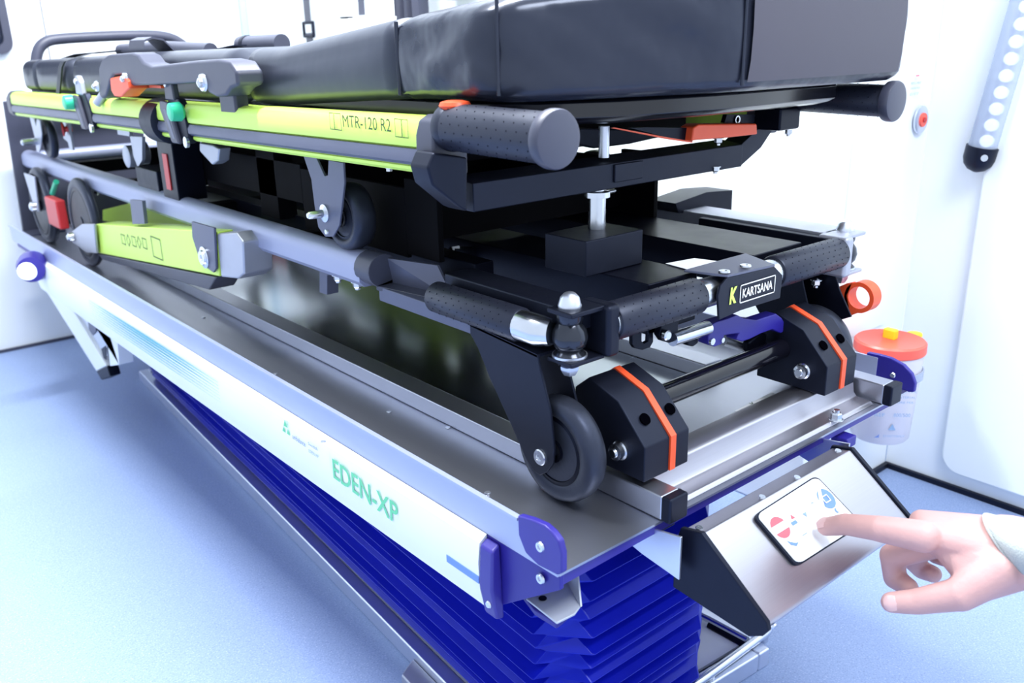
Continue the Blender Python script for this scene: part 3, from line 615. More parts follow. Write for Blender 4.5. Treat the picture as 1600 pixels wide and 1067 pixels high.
# longitudinal bars and cross members of the frame
obj('inner_bar', MB().box((.222, .10, .145), (.302, 1.25, .2005)), BLK, tro, bevel=.0015)
obj('inner_bar', MB().box((.405, .10, .160), (.505, 1.25, .2005)), BLK, tro, bevel=.0015)
obj('inner_bar', MB().box((.150, .30, .165), (.178, 1.25, .2)), BLK, tro, bevel=.0015)
obj('rail_top', MB().box((.560, .10, .186), (.612, .44, .2035)), LGREY, tro, bevel=.0015)
for y in (.62, .95, 1.35, 1.75): obj('cross_member', MB().box((.10, y, .168), (.59, y+.03, .196)), BLKD, tro, bevel=.0015)
q0, q1, q2, q3 = at(1040, 412, 'z', .2012), at(1092, 426, 'z', .2012), at(1160, 410, 'z', .2012), at(1095, 401, 'z', .2012)
obj('frame_sticker', MB().prism([q0, q1, q2-V((.01, .0, 0)), q3-V((.012, 0, 0))], (0, 0, .0004)), STICK, tro, label='white information sticker')
# cross bar plates seen behind
obj('cross_plate', MB().prism([at(px, py, 'z', .205) for px, py in ((740, 343), (800, 330), (812, 339), (772, 346), (742, 348))], (0, 0, .004)), DANO, tro)
# block and lifting post
bx = obj('post_block', MB().box((.195, .165, .2008), (.285, .230, .240)), BLKS, tro, bevel=.0015)
bx2 = MB().prism([at(1105, 300, 'y', .33)+V((0, 0, 0)), at(1145, 297, 'y', .33), at(1143, 335, 'y', .33), at(1060, 333, 'y', .33), at(1055, 318, 'y', .33)], (0, .05, 0)); obj('channel', bx2, BLK, tro, bevel=.001)
# castor forks + wheels
WH = {}
def wheel(name, x0, x1, y, z, r, parent, hub=BLK, lab=None, spokes=0, tyre=.34):
    xm = (x0+x1)/2; hw = (x1-x0)/2; ri = r*(1-tyre)
    prof = [(-hw*.75, ri), (-hw*.95, ri+.002), (-hw, r*.86), (-hw*.85, r*.95), (-hw*.4, r*.995), (0, r), (hw*.4, r*.995), (hw*.85, r*.95), (hw, r*.86), (hw*.95, ri+.002), (hw*.75, ri)]
    w_ = obj(name, MB().lathe([(h, q) for h, q in prof], (xm, y, z), Xa, 56), RUB, parent, label=lab, ang=50)
    if not spokes:
        obj('hub', MB().lathe([(-hw*.55, ri*.0), (-hw*.95, .010), (-hw*.95, .012), (-hw*.5, ri*.34), (-hw*.42, ri*.80), (-hw*.85, ri*.9), (-hw*.8, ri+.0015), (hw*.8, ri+.0015), (hw*.85, ri*.9), (hw*.42, ri*.8), (hw*.5, ri*.34), (hw*.95, .012), (hw*.95, .0)], (xm, y, z), Xa, 40), hub, w_)
    else:
        hb = MB(); hb.lathe([(-hw*.8, ri+.001), (-hw*.9, ri*.92), (-hw*.5, ri*.86), (hw*.5, ri*.86), (hw*.9, ri*.92), (hw*.8, ri+.001)], (xm, y, z), Xa, 40)
        hb.lathe([(-hw, 0), (-hw, .012), (-hw*.6, .016), (hw*.6, .016), (hw, .012), (hw, 0)], (xm, y, z), Xa, 20)
        for k in range(spokes):
            a_ = 2*math.pi*k/spokes+.3; d = V((0, math.cos(a_), math.sin(a_))); c = V((xm, y, z)); s_ = V((0, -d.z, d.y))*.007
            hb.prism([c+d*.012-s_+Xa*-hw*.5, c+d*ri*.9-s_*.8+Xa*-hw*.5, c+d*ri*.9+s_*.8+Xa*-hw*.5, c+d*.012+s_+Xa*-hw*.5], (hw, 0, 0))
        obj('hub', hb, hub, w_)
    return w_
def castor(xo, sx):
    fx = .076 if sx > 0 else xo
    pp = [(740, 503), (846, 552), (850, 575), (866, 640), (872, 700), (870, 722), (861, 735), (850, 740), (840, 733), (828, 715), (804, 660), (772, 590), (752, 540), (741, 520)]
    P_ = [at(px, py, 'x', .0815) for px, py in pp]
    f_ = obj('castor_fork', MB().prism([(q.x+(fx-.0815), q.y, q.z) for q in P_], (.003, 0, 0)), BLKS, tro, bevel=.0008, label='black plate castor fork')
    obj('fork_plate', MB().prism([(q.x+(fx-.0815)+.0350, q.y+(.0 if i > 3 else .0), q.z) for i, q in enumerate(P_)], (.003, 0, 0)), BLKS, f_, bevel=.0008)
    obj('fork_crown', MB().prism([(fx, P_[0].y, P_[0].z-.003), (fx, P_[1].y, P_[1].z-.003), (fx+.0380, P_[1].y, P_[1].z-.003), (fx+.0380, P_[0].y, P_[0].z-.003)], (0, .0, .003)), BLKS, f_)
    ax_ = at(852, 711, 'x', .0815)
    wy_, wz_ = (.0995, .0556)
    obj('axle_bolt', MB().lathe([(-.001, .0088), (.0025, .0085), (.0035, .0075), (.0035, .004), (.002, .0035)], (fx, ax_.y, ax_.z), (-1, 0, 0), 24), CHR, f_)
    wheel('castor_wheel', fx+.0075, fx+.0325, wy_, wz_, .0553, tro, lab='black rubber castor wheel at the near end')
castor(.0, 1)
castor(.528, -1)
obj('fork_web', MB().prism([at(px, py, 'x', .56) for px, py in ((1224, 440), (1300, 425), (1308, 440), (1311, 452), (1330, 495), (1306, 502), (1262, 520), (1252, 585), (1240, 585), (1236, 500))], (.003, 0, 0)), BLK, tro, bevel=.0008)
# orange ring pedal
rc = at(1345, 464, 'x', .605); rg = MB()
ro, ri_ = .0205, .0148
outer = [V((.600, rc.y+ro*math.cos(a_), rc.z+ro*math.sin(a_))) for a_ in [2*math.pi*k/40 for k in range(40)]]
inner = [V((.600, rc.y+ri_*math.cos(a_), rc.z+ri_*math.sin(a_))) for a_ in [2*math.pi*k/40 for k in range(40)]]
off = V((.020, 0, 0)); rg.loft([outer, [p+off for p in outer], [p+off for p in inner], inner, outer], caps=False)
rp = obj('pedal_ring', rg, ORG, tro, label='orange ring pedal')
aa = [at(px, py, 'x', .600) for px, py in ((1308, 449), (1322, 443), (1333, 441), (1324, 462), (1328, 482), (1340, 489), (1327, 494))]
obj('pedal_arm', MB().prism(aa, (.008, 0, 0)), ORG, rp, bevel=.001)
# folded hi-vis legs
def leg(dx, dy=0):
    X0 = .046+dx
    def g(px, py, x=.046): q = at(px, py, 'x', x); return V((q.x+dx, q.y+dy, q.z))
    body = [g(140, 361), g(150, 350), (g(340, 362)), g(342, 432), g(333, 430), g(152, 395), g(142, 385)]
    b_ = obj('folded_leg', MB().prism(body, (.045, 0, 0)), YEL, tro, bevel=.002, label='hi-vis yellow-green folded leg')
    obj('leg_skirt', MB().prism([g(152, 396, .0465), g(338, 433, .0465), g(326, 453, .0465), g(160, 406, .0465)], (.043, 0, 0)), GREY, b_, bevel=.002)
    obj('leg_cap', MB().prism([g(338, 365, .0455), g(368, 363, .0455), g(379, 378, .0455), g(381, 428, .0455), g(372, 436, .0455), g(345, 433, .0455)], (.046, 0, 0)), LGREY, b_, bevel=.003, label='light grey leg end cap')
    obj('pivot_plate', MB().prism([g(299, 346, .040), g(334, 356, .040), g(337, 420, .040), g(333, 426, .040), g(313, 411, .040), g(300, 370, .040)], (.004, 0, 0)), DANO, b_, bevel=.001)
    q = g(320, 402, .040); obj('pivot_bolt', MB().lathe([(0, .017), (.002, .017), (.003, .012), (.006, .011), (.006, .005), (.004, .004)], q, (-1, 0, 0), 20), CHR, b_)
    obj('pivot_ear', MB().prism([g(203, 312), g(222, 314), g(226, 350), g(207, 350)], (.006, 0, 0)), DANO, b_)
    # printed outline shapes
    fl = MB()
    for i in range(5):
        a_ = g(193+i*8.3, 374+i*1.6, .0459); w2, h2 = .010, .011
        fl_ = [a_+V((0, w2*(1.1 if i < 4 else .8), 0)), a_+V((0, .2*w2, -h2)), a_+V((0, -w2*.9, 0)), a_+V((0, .1*w2, h2))] if i % 2 else [a_+V((0, w2, -h2*.8)), a_+V((0, -w2, -h2*.8)), a_+V((0, -w2, h2*.8)), a_+V((0, w2, h2*.8))]
        frame_line(fl, fl_, .0016, (-1, 0, 0))
    a_ = g(246, 388, .0459); frame_line(fl, [a_+V((0, .025, -.018)), a_+V((0, -.02, -.018)), a_+V((0, -.02, .018)), a_+V((0, .025, .018))], .0018, (-1, 0, 0))
    obj('printed_outline', fl, PRINTK, b_)
    obj('wheel_fork', MB().prism([g(111, 362, .036), g(127, 350, .036), g(146, 350, .036), g(150, 396, .036), g(135, 395, .036), g(112, 378, .036)], (.006, 0, 0)), LGREY, b_, bevel=.002)
    q = g(114, 370, .035); obj('axle_bolt', MB().lathe([(0, .010), (.008, .009), (.012, .005)], q, (-1, 0, 0), 14), CHR, b_)
    wheel('leg_wheel', .048+dx, .066+dx, 1.53+dy, .095, .0942, tro, hub=BLK, lab='large grey-tyred leg wheel', spokes=5, tyre=.22)
leg(0)
leg(.50)
wheel('rear_wheel', .045, .066, 1.86, .0915, .0905, tro, hub=BLK, lab='large rear wheel with a red brake flap', spokes=5, tyre=.22)
wheel('rear_wheel', .575, .596, 1.86, .0915, .0905, tro, hub=BLKS, spokes=5, tyre=.22)
for dx in (0, .53):
    f_ = obj('rear_fork', MB().prism([(.038+dx, 1.92, .165), (.038+dx, 1.82, .165), (.038+dx, 1.845, .08), (.038+dx, 1.875, .08)], (.004, 0, 0)), LGREY, tro, bevel=.001)
    obj('axle_bolt', MB().lathe([(0, .012), (.01, .011), (.014, .006)], (.038+dx, 1.86, .0915), (-1, 0, 0), 14), CHR, f_)
    q = at(80, 328, 'x', .04); obj('brake_flap', MB().box((.034+dx, q.y-.075, q.z-.035), (.055+dx, q.y+.02, q.z+.03)), RED, f_, bevel=.004, label='red brake flap')
obj('green_lever', MB().cyl(at(82, 302, 'x', .06), at(88, 284, 'x', .06), .006), GRN, tro)
obj('yellow_link', MB().prism([at(px, py, 'x', .22) for px, py in ((160, 328), (200, 318), (300, 345), (300, 360), (200, 352), (160, 345))], (.05, 0, 0)), YEL, tro, bevel=.002)
obj('gas_strut', MB().cyl((.2, .52, .135), (.2, 1.05, .11), .012), BLK, tro)
obj('spring', MB().tube([at(706, 396, 'y', .40)+V((-.0, 0, 0)), at(745, 396, 'y', .40)], .009, 12), BLKS, tro)
obj('valve_tag', MB().prism([at(707, 386, 'y', .395), at(718, 384, 'y', .395), at(721, 402, 'y', .395), at(711, 405, 'y', .395)], (0, .002, 0)), STICK, tro)
for px, py, x in ((418, 390, .09), (528, 432, .09), (558, 440, .09), (698, 490, .09), (150, 293, .09)):
    q = at(px, py, 'x', x); nut((q.x, q.y, .160), tro)
obj('post_foot', MB().prism([at(px, py, 'x', .10) for px, py in ((489, 413), (518, 423), (518, 430), (511, 430), (511, 461), (499, 457), (499, 425), (489, 420))], (.018, 0, 0)), DANO, tro, bevel=.0008)
for px, py, x in ((600, 470, 0), (1276, 436, .55)):
    if x: q = at(px, py, 'x', x); nut(q, tro)
# plates and uprights added to fill the dark space between the two stretchers
for x in (.125, .50):
    obj('upright', MB().box((x, .335, .20), (x+.008, .40, .292)), BLKD, tro, bevel=.001)
    obj('side_web', MB().box((x, .40, .195), (x+.006, .66, .28)), BLKD, tro, bevel=.001)
    obj('side_web', MB().box((x, .66, .23), (x+.006, 1.05, .285)), BLKD, tro, bevel=.001)
    obj('upright', MB().box((x, .74, .196), (x+.03, .80, .30)), BLKD, tro, bevel=.001)
obj('cross_web', MB().box((.131, .40, .21), (.50, .408, .275)), BLKD, tro)
obj('cross_web', MB().box((.131, .66, .21), (.50, .67, .285)), BLKD, tro)
obj('cross_web', MB().box((.131, 1.30, .20), (.50, 1.31, .26)), BLKD, tro)
q = at(285, 268, 'x', .10); rs = obj('upright_post', MB().box((.075, q.y-.035, .198), (.125, q.y+.035, .31)), BLK, tro, bevel=.002)
obj('red_reflector', MB().box((.073, q.y-.010, .215), (.0748, q.y+.010, .275)), RED, rs, label='dark red reflector strip')
a = at(258, 285, 'x', .11); obj('mount_box', MB().box((.08, a.y-.05, .2), (.16, a.y+.06, .238)), BLKS, tro, bevel=.002)
# ================================================================== UPPER STRETCHER
strt = thing('main_stretcher', (.31, 1., .32), 'upper ambulance stretcher frame with hi-vis yellow-green side rails and round black grips', 'stretcher')
zt = lambda y: .0205*(1.83-y)/1.63            # the frame climbs gently to the near end
def urail(x, sg, y0, y1, lo, hi, dx, m, name, parent, **k):
    pr = [(lo, dx)]
    return None
def usec(pts, x, sg, y0, y1):
    return MB().loft([[V((x-sg*a_, y, z+zt(y))) for a_, z in pts] for y in (y0, y1)])
for x, sg in ((.040, 1), (.575, -1)):
    y0, y1 = .225, 1.86
    r_ = obj('side_rail', usec([(.0, .303), (.004, .3025), (.0075, .3055), (.0075, .3085), (.006, .3095), (.006, .3265), (.0105, .3285), (.0115, .333), (.0105, .347), (.006, .353), (-.002, .3555), (-.020, .3555), (-.025, .350), (-.025, .303)], x, sg, y0, y1), YEL, strt, label='hi-vis yellow-green side rail')
    obj('guard_strip', usec([(.0062, .310), (.0095, .3105), (.0130, .314), (.0130, .320), (.0105, .3262), (.0062, .3262)], x, sg, y0, y1), DANO, r_, label='grey guard strip')
    # end fittings
    c_ = obj('rail_end_cap', usec([(-.026, .301), (.004, .300), (.0125, .307), (.0150, .318), (.0145, .340), (.010, .354), (.000, .3585), (-.026, .3585)], x, sg, .196, .2249), GREY, strt, bevel=.003, seg=3)
    obj('rail_end_cap', usec([(-.026, .301), (.006, .302), (.0125, .31), (.0135, .34), (.006, .354), (-.002, .3575), (-.026, .3575)], x, sg, 1.861, 1.90), GREY, strt, bevel=.006, seg=3)
    zb = .300+zt(.2)
    if sg < 0: obj('end_bracket', MB().box((min(x+sg*.0, x+sg*.045), .160, zb-.004+(.012 if sg < 0 else 0)), (max(x+sg*.0, x+sg*.045), .200, zb+.036)), BLK, strt, bevel=.003)
    else: obj('end_bracket', MB().prism([at(px, py, 'y', .186) for px, py in ((678, 238), (731, 246), (731, 331), (719, 326), (676, 290), (668, 262))], (0, .030, 0)), BLKS, strt, bevel=.0025)

gz = .372
gl = grip('carry_grip', (.046, .196, gz-.004), (.046, .056, gz-.006), .0215, strt, capr=.0248)
grp = grip('carry_grip', (.580, .170, gz-.004), (.580, .046, gz-.006), .0185, strt, capr=.0235)
for x, m in ((.046, 0), (.580, 0)): obj('grip_collar', MB().lathe([(0, .0215), (.008, .0228), (.012, .0215)], (x, .198, gz-.004), (0, -1, 0), 28), GRIP, strt)
q = at(711, 168, 'x', .046); rb = MB(); rb.lathe([(0, .006), (.006, .006), (.007, .0135), (.010, .0150), (.013, .0135), (.0145, .008)], (q.x, q.y-.0, q.z-.008), Za, 24)
obj('release_button', rb, ORG, strt, label='orange release button')
# cross bar, post
cbx = obj('cross_bar', MB().loft([[V((x, y, z)) for y, z in ((.19, z0), (.19, z0+.028), (.225, z0+.032), (.225, z0))] for x, z0 in ((.066, .2855), (.498, .2855))]), BLKS, strt, bevel=.0012)
obj('cross_bar_lug', MB().box((.262, .1875, .292), (.308, .1898, .312)), BLKS, cbx, bevel=.002)
obj('bar_bracket', MB().prism([(.498, .192, .2855), (.498, .192, .3135), (.575, .192, .352), (.585, .192, .345), (.54, .192, .305)], (0, .03, 0)), BLKS, strt, bevel=.001)
pst = obj('lift_pin', MB().lathe([(.2402, .0098), (.275, .0098), (.276, .0145), (.282, .0145), (.283, .008), (.2854, .008)], (.252, .205, 0), Za, 24), CHR, strt, label='bright steel pin standing on the black block')
obj('upper_pin', MB().cyl((.264, .207, .318), (.264, .207, .352), .006), ALU, strt)
obj('pin_arm', MB().cyl((.262, .205, .279), (.29, .215, .277), .0025), CHR, strt)
obj('under_plate', MB().prism([at(px, py, 'y', .26) for px, py in ((893, 200), (1060, 204), (1030, 215), (985, 225), (930, 232), (893, 225))], (0, .01, 0)), BLKS, strt, bevel=.002)
obj('under_plate', MB().box((.10, .30, .318), (.52, .34, .345)), BLKD, strt)
for y in (.55, .95, 1.35, 1.75): obj('cross_member', MB().box((.068, y, .315), (.548, y+.03, .345)), BLKD, strt, bevel=.001)
for px, py in ((640, 250), (685, 277), (608, 260)):
    q = at(px, py, 'x', .062); nut((q.x, q.y, q.z+.006), strt, s_=1.0)
for px, py in ((1232, 208), (1118, 266), (1122, 222)):
    q = at(px, py, 'y', .19); nut((q.x, q.y, q.z+.005), strt, s_=.8)
# orange-red squeeze handle
hp = [at(px, py, 'y', .165) for px, py in ((1084, 199), (1092, 194), (1183, 193), (1184, 210), (1140, 215), (1088, 219), (1081, 221))]
sh_ = obj('release_handle', MB().prism(hp, (0, .02, 0)), ORG, strt, bevel=.002, label='orange-red release handle')
obj('handle_arm', MB().prism([at(px, py, 'y', .175) for px, py in ((1082, 200), (1010, 199), (985, 200), (1040, 214), (1082, 221))], (0, .008, 0)), BLK, sh_)
obj('handle_edge', MB().prism([at(px, py, 'y', .1745) for px, py in ((960, 199), (1040, 214), (1082, 221), (1082, 223), (1040, 217), (955, 200))], (0, .002, 0)), ORG, sh_)
obj('handle_plate', MB().prism([at(px, py, 'y', .185) for px, py in ((1132, 192), (1136, 179), (1180, 179), (1178, 192))], (0, .006, 0)), BLK, strt)
q = at(1152, 187, 'y', .184); obj('plate_screw', MB().lathe([(0, .005), (.001, .005), (.001, .0035), (0, .003)], q, (0, -1, 0), 16), CHR, strt)
# printed name on the rail
xr = .040-.0118
for a_, b_, s_ in ((537, 612, 'MTR-120 R2'),):
    A_ = at(a_, 198, 'x', xr); B_ = at(b_, 208, 'x', xr)
    text('lettering', s_, PRINTK, (xr, A_.y, A_.z), (0, B_.y-A_.y, 0), Za, .0125, strt, width=A_.y-B_.y, label='dark capital lettering', depth=.0006)
def rp(px, py): q = at(px, py, 'x', xr); return q
zA = at(575, 195, 'x', xr).z
for c0_, c1_, c2_, c3_ in ((516, 523, 523, 534), (617, 628, 628, 638)):
    fl = MB()
    for u0, u1 in ((c0_, c1_), (c2_, c3_)):
        ya, yb = at(u0, 192, 'x', xr).y, at(u1, 192, 'x', xr).y
        frame_line(fl, [V((xr, ya-.0006, zA-.0085)), V((xr, yb+.0006, zA-.0085)), V((xr, yb+.0006, zA+.0085)), V((xr, ya-.0006, zA+.0085))], .0008, (-1, 0, 0))
    obj('printed_outline', fl, PRINTK, strt)
# rail clamps with fold levers
def clamp(ya, green, big):
    z0 = zt(ya); X = .040
    k = obj('rail_clamp', MB().prism([(X-.014, ya-.035, .300+z0), (X-.014, ya+.004, .300+z0), (X-.014, ya+.03, .345+z0), (X-.014, ya+.03, .362+z0), (X-.014, ya-.012, .362+z0), (X-.014, ya-.03, .335+z0)], (.012, 0, 0)), BLKS, strt, bevel=.003)
    obj('clamp_lever', MB().prism([(X-.021, ya-.010, .298+z0), (X-.021, ya+.018, .298+z0), (X-.021, ya+.048, .345+z0), (X-.021, ya+.045, .358+z0), (X-.021, ya+.015, .356+z0)], (.008, 0, 0)), GREY, k, bevel=.003)
    obj('lever_slot', MB().prism([(X-.0214, ya, .305+z0), (X-.0214, ya+.010, .305+z0), (X-.0214, ya+.032, .345+z0), (X-.0214, ya+.022, .347+z0)], (.0004, 0, 0)), DANO, k)
    obj('clamp_arm', MB().prism([(X-.016, ya-.002, .358+z0), (X-.016, ya+.034, .358+z0), (X-.016, ya+.030, .385+z0), (X-.016, ya+.022, .392+z0), (X-.016, ya+.010, .392+z0), (X-.016, ya, .382+z0)], (.010, 0, 0)), GREY if big else LGREY, k, bevel=.003)
    obj('pin', MB().lathe([(0, .005), (.003, .005), (.004, .003)], (X-.016, ya+.018, .382+z0), (-1, 0, 0), 14), CHR, k)
    obj('screw', MB().lathe([(0, .008), (.004, .008), (.005, .005)], (X-.014, ya-.028, .302+z0), (-1, 0, 0), 16), CHR, k)
    obj('knob', MB().lathe([(-.004, .010), (0, .0135), (.014, .0125), (.0155, .009), (.0155, .004)], (X-.020, ya-.030 if big else ya+.05, .345+z0), (-1, 0, 0), 24), GRN, k, label='green knob')
qa = at(282, 190, 'x', .03); qb = at(138, 180, 'x', .03)
clamp(qa.y-.0, True, True); clamp(qb.y, True, False)
q = at(252, 180, 'x', .045); wr = obj('rubber_band', MB().lathe([(-.028, .030), (-.026, .034), (.026, .034), (.028, .030)], (.052, q.y, .335), (0, 1, 0), 28), BLKS, strt, label='thick black sleeve around the rail')
# small under-slung castors
def small_castor(pa, wx, wy_, wz_, wr_, ww, m):
    P_ = [at(px, py, 'x', .062) for px, py in pa]
    k = obj('castor_plate', MB().prism(P_, (.003, 0, 0)), m, strt, bevel=.0008)
    wheel('small_castor', wx, wx+ww, wy_, wz_, wr_, strt, hub=BLKS)
    return k
k = small_castor([(474, 244), (494, 246), (507, 275), (512, 274), (513, 250), (536, 254), (538, 285), (534, 320), (530, 352), (520, 370), (508, 370), (497, 355), (491, 320), (486, 280)], .072, .465, .2435, .041, .030, DANO)
q = at(508, 333, 'x', .062); obj('pin', MB().lathe([(0, .011), (.002, .011), (.004, .005), (.022, .0045), (.024, .003)], q, (-1, 0, 0), 20), CHR, k)
q = at(511, 362, 'x', .062); obj('pin', MB().lathe([(0, .0035), (.002, .003)], q, (-1, 0, 0), 12), CHR, k)
k = small_castor([(46, 183), (53, 185), (56, 198), (57, 186), (62, 188), (65, 210), (63, 230), (61, 238), (57, 236), (54, 214)], .072, 1.80, .2505, .045, .018, LGREY)
q = at(57, 221, 'x', .062); obj('pin', MB().lathe([(0, .008), (.002, .008), (.03, .007), (.033, .004)], q, (-1, 0, 0), 14), CHR, k)
wheel('small_castor', .50, .53, .465, .2435, .041, strt, hub=BLKS)
wheel('small_castor', .52, .538, 1.80, .2505, .045, strt, hub=BLKS)
q = at(97, 202, 'x', .07); obj('brake_button', MB().lathe([(0, .0145), (.003, .015), (.006, .006), (.02, .006)], q, (1, -.3, 0), 20), RED, strt)
obj('hanger_plate', MB().prism([at(px, py, 'x', .08) for px, py in ((97, 190), (108, 190), (109, 206), (114, 235), (109, 234), (106, 222), (99, 216))], (.004, 0, 0)), LGREY, strt)
q = at(196, 245, 'x', .10); 
for px, py in ((196, 245), (212, 240)): q = at(px, py, 'x', .09); obj('roller', MB().lathe([(0, .016), (.002, .021), (.02, .021), (.022, .017)], q, (1, 0, 0), 20), LGREY, strt)
obj('hanger_plate', MB().prism([at(px, py, 'x', .085) for px, py in ((203, 213), (222, 214), (222, 250), (215, 262), (208, 240))], (.006, 0, 0)), LGREY, strt)
obj('hanger_plate', MB().prism([at(px, py, 'x', .085) for px, py in ((183, 203), (202, 205), (202, 213), (184, 210))], (.006, 0, 0)), LGREY, strt)
obj('latch', MB().prism([at(px, py, 'x', .085) for px, py in ((311, 222), (332, 226), (342, 232), (340, 252), (331, 258), (318, 244), (311, 236))], (.02, 0, 0)), LGREY, strt, bevel=.003)
# backrest pan
pan = [(.075, 1.05), (.540, 1.05), (.565, .62), (.563, .14), (.552, .100), (.520, .082), (.30, .088), (.18, .110), (.115, .150), (.080, .22)]
pn = MB().loft([[V((.31+(x-.31)*.84, .5+(y-.5)*.90, .3630)) for x, y in pan], [V((.31+(x-.31)*.93, .5+(y-.5)*.955, .3645)) for x, y in pan], [V((.31+(x-.31)*.975, .5+(y-.5)*.985, .368)) for x, y in pan], [V((x, y, .372)) for x, y in pan], [V((x, y, .386)) for x, y in pan], [V((.31+(x-.31)*.985, y+.005, .389)) for x, y in pan]])
obj('backrest_pan', pn, mat('black_shell', (.006, .006, .010), .2, spec=.6), strt, bevel=.0012, seg=2, ang=50, label='glossy black backrest pan')
obj('pan_support', MB().box((.09, 1.1, .352), (.53, 1.84, .358)), BLK, strt)
# head hoop
hz = .335
hoop = [at(62, 160, 'y', 1.9), at(55, 120, 'y', 1.9), at(57, 82, 'y', 1.9), at(68, 66, 'y', 1.9), at(90, 60, 'y', 1.9), at(225, 54, 'y', 1.9), at(262, 57, 'y', 1.9), at(282, 66, 'y', 1.9), at(297, 80, 'y', 1.9), at(305, 110, 'y', 1.9)]
obj('end_hoop', MB().tube(smooth(hoop, 3), .0125, 16), GREY, strt, label='grey tubular hoop at the far end')
# folding side guard / armrest in grey plastic
xa = .012
ag = [(155, 126), (153, 105), (158, 92), (168, 85), (205, 82), (214, 86), (222, 97), (236, 103), (300, 95), (340, 92), (358, 96), (369, 112), (371, 134), (360, 139), (352, 150), (337, 152), (325, 146), (318, 130), (205, 134), (196, 124), (190, 117), (176, 118), (171, 128), (165, 150), (158, 155), (154, 148)]
arm = obj('side_guard', MB().prism([at(px, py, 'x', xa) for px, py in ag], (.036, 0, 0)), GREY, strt, bevel=.005, seg=3, label='grey plastic folding side guard')
for px, py, r in ((318, 129, .012), (197, 123, .010), (152, 135, .009)):
    q = at(px, py, 'x', xa); obj('guard_screw', MB().lathe([(0, r), (.003, r*.9), (.003, r*.55), (.007, r*.5), (.009, r*.2)], q, (-1, 0, 0), 18), CHR, arm)
q = [at(px, py, 'x', xa-.004) for px, py in ((171, 122), (191, 118), (200, 126), (202, 138), (188, 152), (178, 151), (173, 142))]
obj('orange_flap', MB().prism(q, (.03, 0, 0)), ORG, arm, bevel=.003, label='orange latch flap')
for px in (215, 240): 
    q = at(px, 133, 'x', xa+.02); obj('orange_strip', MB().box((q.x, q.y-.03, q.z-.004), (q.x+.01, q.y+.02, q.z)), ORG, arm)
obj('guard_hinge', MB().box((.03, at(352, 120, 'x', .03).y-.02, .345), (.05, at(352, 120, 'x', .03).y+.03, .405)), GREY, arm, bevel=.004)
obj('guard_hinge', MB().cyl(at(152, 135, 'x', .02)+V((0, .02, -.03)), at(152, 135, 'x', .02)+V((.02, .0, .0)), .007), LGREY, arm)
# ================================================================== MATTRESS
def mattress():
    mb = MB()
    # outline half widths by y and heights ; sections swept along Y
    secs = []
    def sec(y, x0, x1, z0, z1, r=.022, puff=.004, n=6):
        pts = []
        for cx, cz, s0 in ((x1-r, z0+r*.6, -90), (x1-r, z1-r, 0), (x0+r, z1-r, 90), (x0+r, z0+r*.6, 180)):
            rz = r*.6 if cz < (z0+z1)/2 else r
            for k in range(n+1):
                t_ = math.radians(s0+90*k/n); pts.append(V((cx+r*math.cos(t_)*(1 if abs(math.cos(t_)) else 1), y, cz+rz*math.sin(t_))))
            # subdivide straight sides
        out = []
        for i, p in enumerate(pts):
            q = pts[(i+1) % len(pts)]; out.append(p); L_ = (q-p).length
            if i % (n+1) == n:
                m_ = 14 if (i//(n+1)) % 2 else 6
                for k in range(1, m_):
                    f = k/m_; e = p.lerp(q, f); s_ = math.sin(math.pi*f)*puff; d = (q-p).normalized(); nrm = V((d.z, 0, -d.x)); out.append(e+nrm*s_)
        return out
    return mb, sec
mt = thing('mattress', (.31, 1., .36), 'thick black vinyl mattress lying on the stretcher with raised near end', 'mattress')
def botz(y): return np.interp(y, [.05, .14, .26, .57, 1.44, 2.0], [.3905, .3905, .3905, .372, .3605, .3545])
def topz(y): return np.interp(y, [.05, .13, .28, .57, 1.1, 1.42, 2.0], [.505, .482, .470, .441, .437, .430, .42])
def section(name, y0, y1, lab=None, m=VIN2, x0=.058, x1=.560, ny=24):
    mb, sec = mattress(); rings = []
    for i in range(ny+1):
        f = i/ny; y = y0+(y1-y0)*f; e = min(f, 1-f)*(y1-y0); c_ = .012*(1-min(1, e/.012))**2 
        rings.append(sec(y, x0+c_, x1-c_, botz(y)+c_*.6, topz(y)-c_, puff=.0035*min(1, e/.05)))
    return obj(name, mb.loft(rings), m, mt, label=lab, ang=60)
section('mid_section', .292, .66)
section('foot_section', .664, 1.46)
section('head_section', 1.47, 1.72)
section('head_section', 1.73, 1.84)
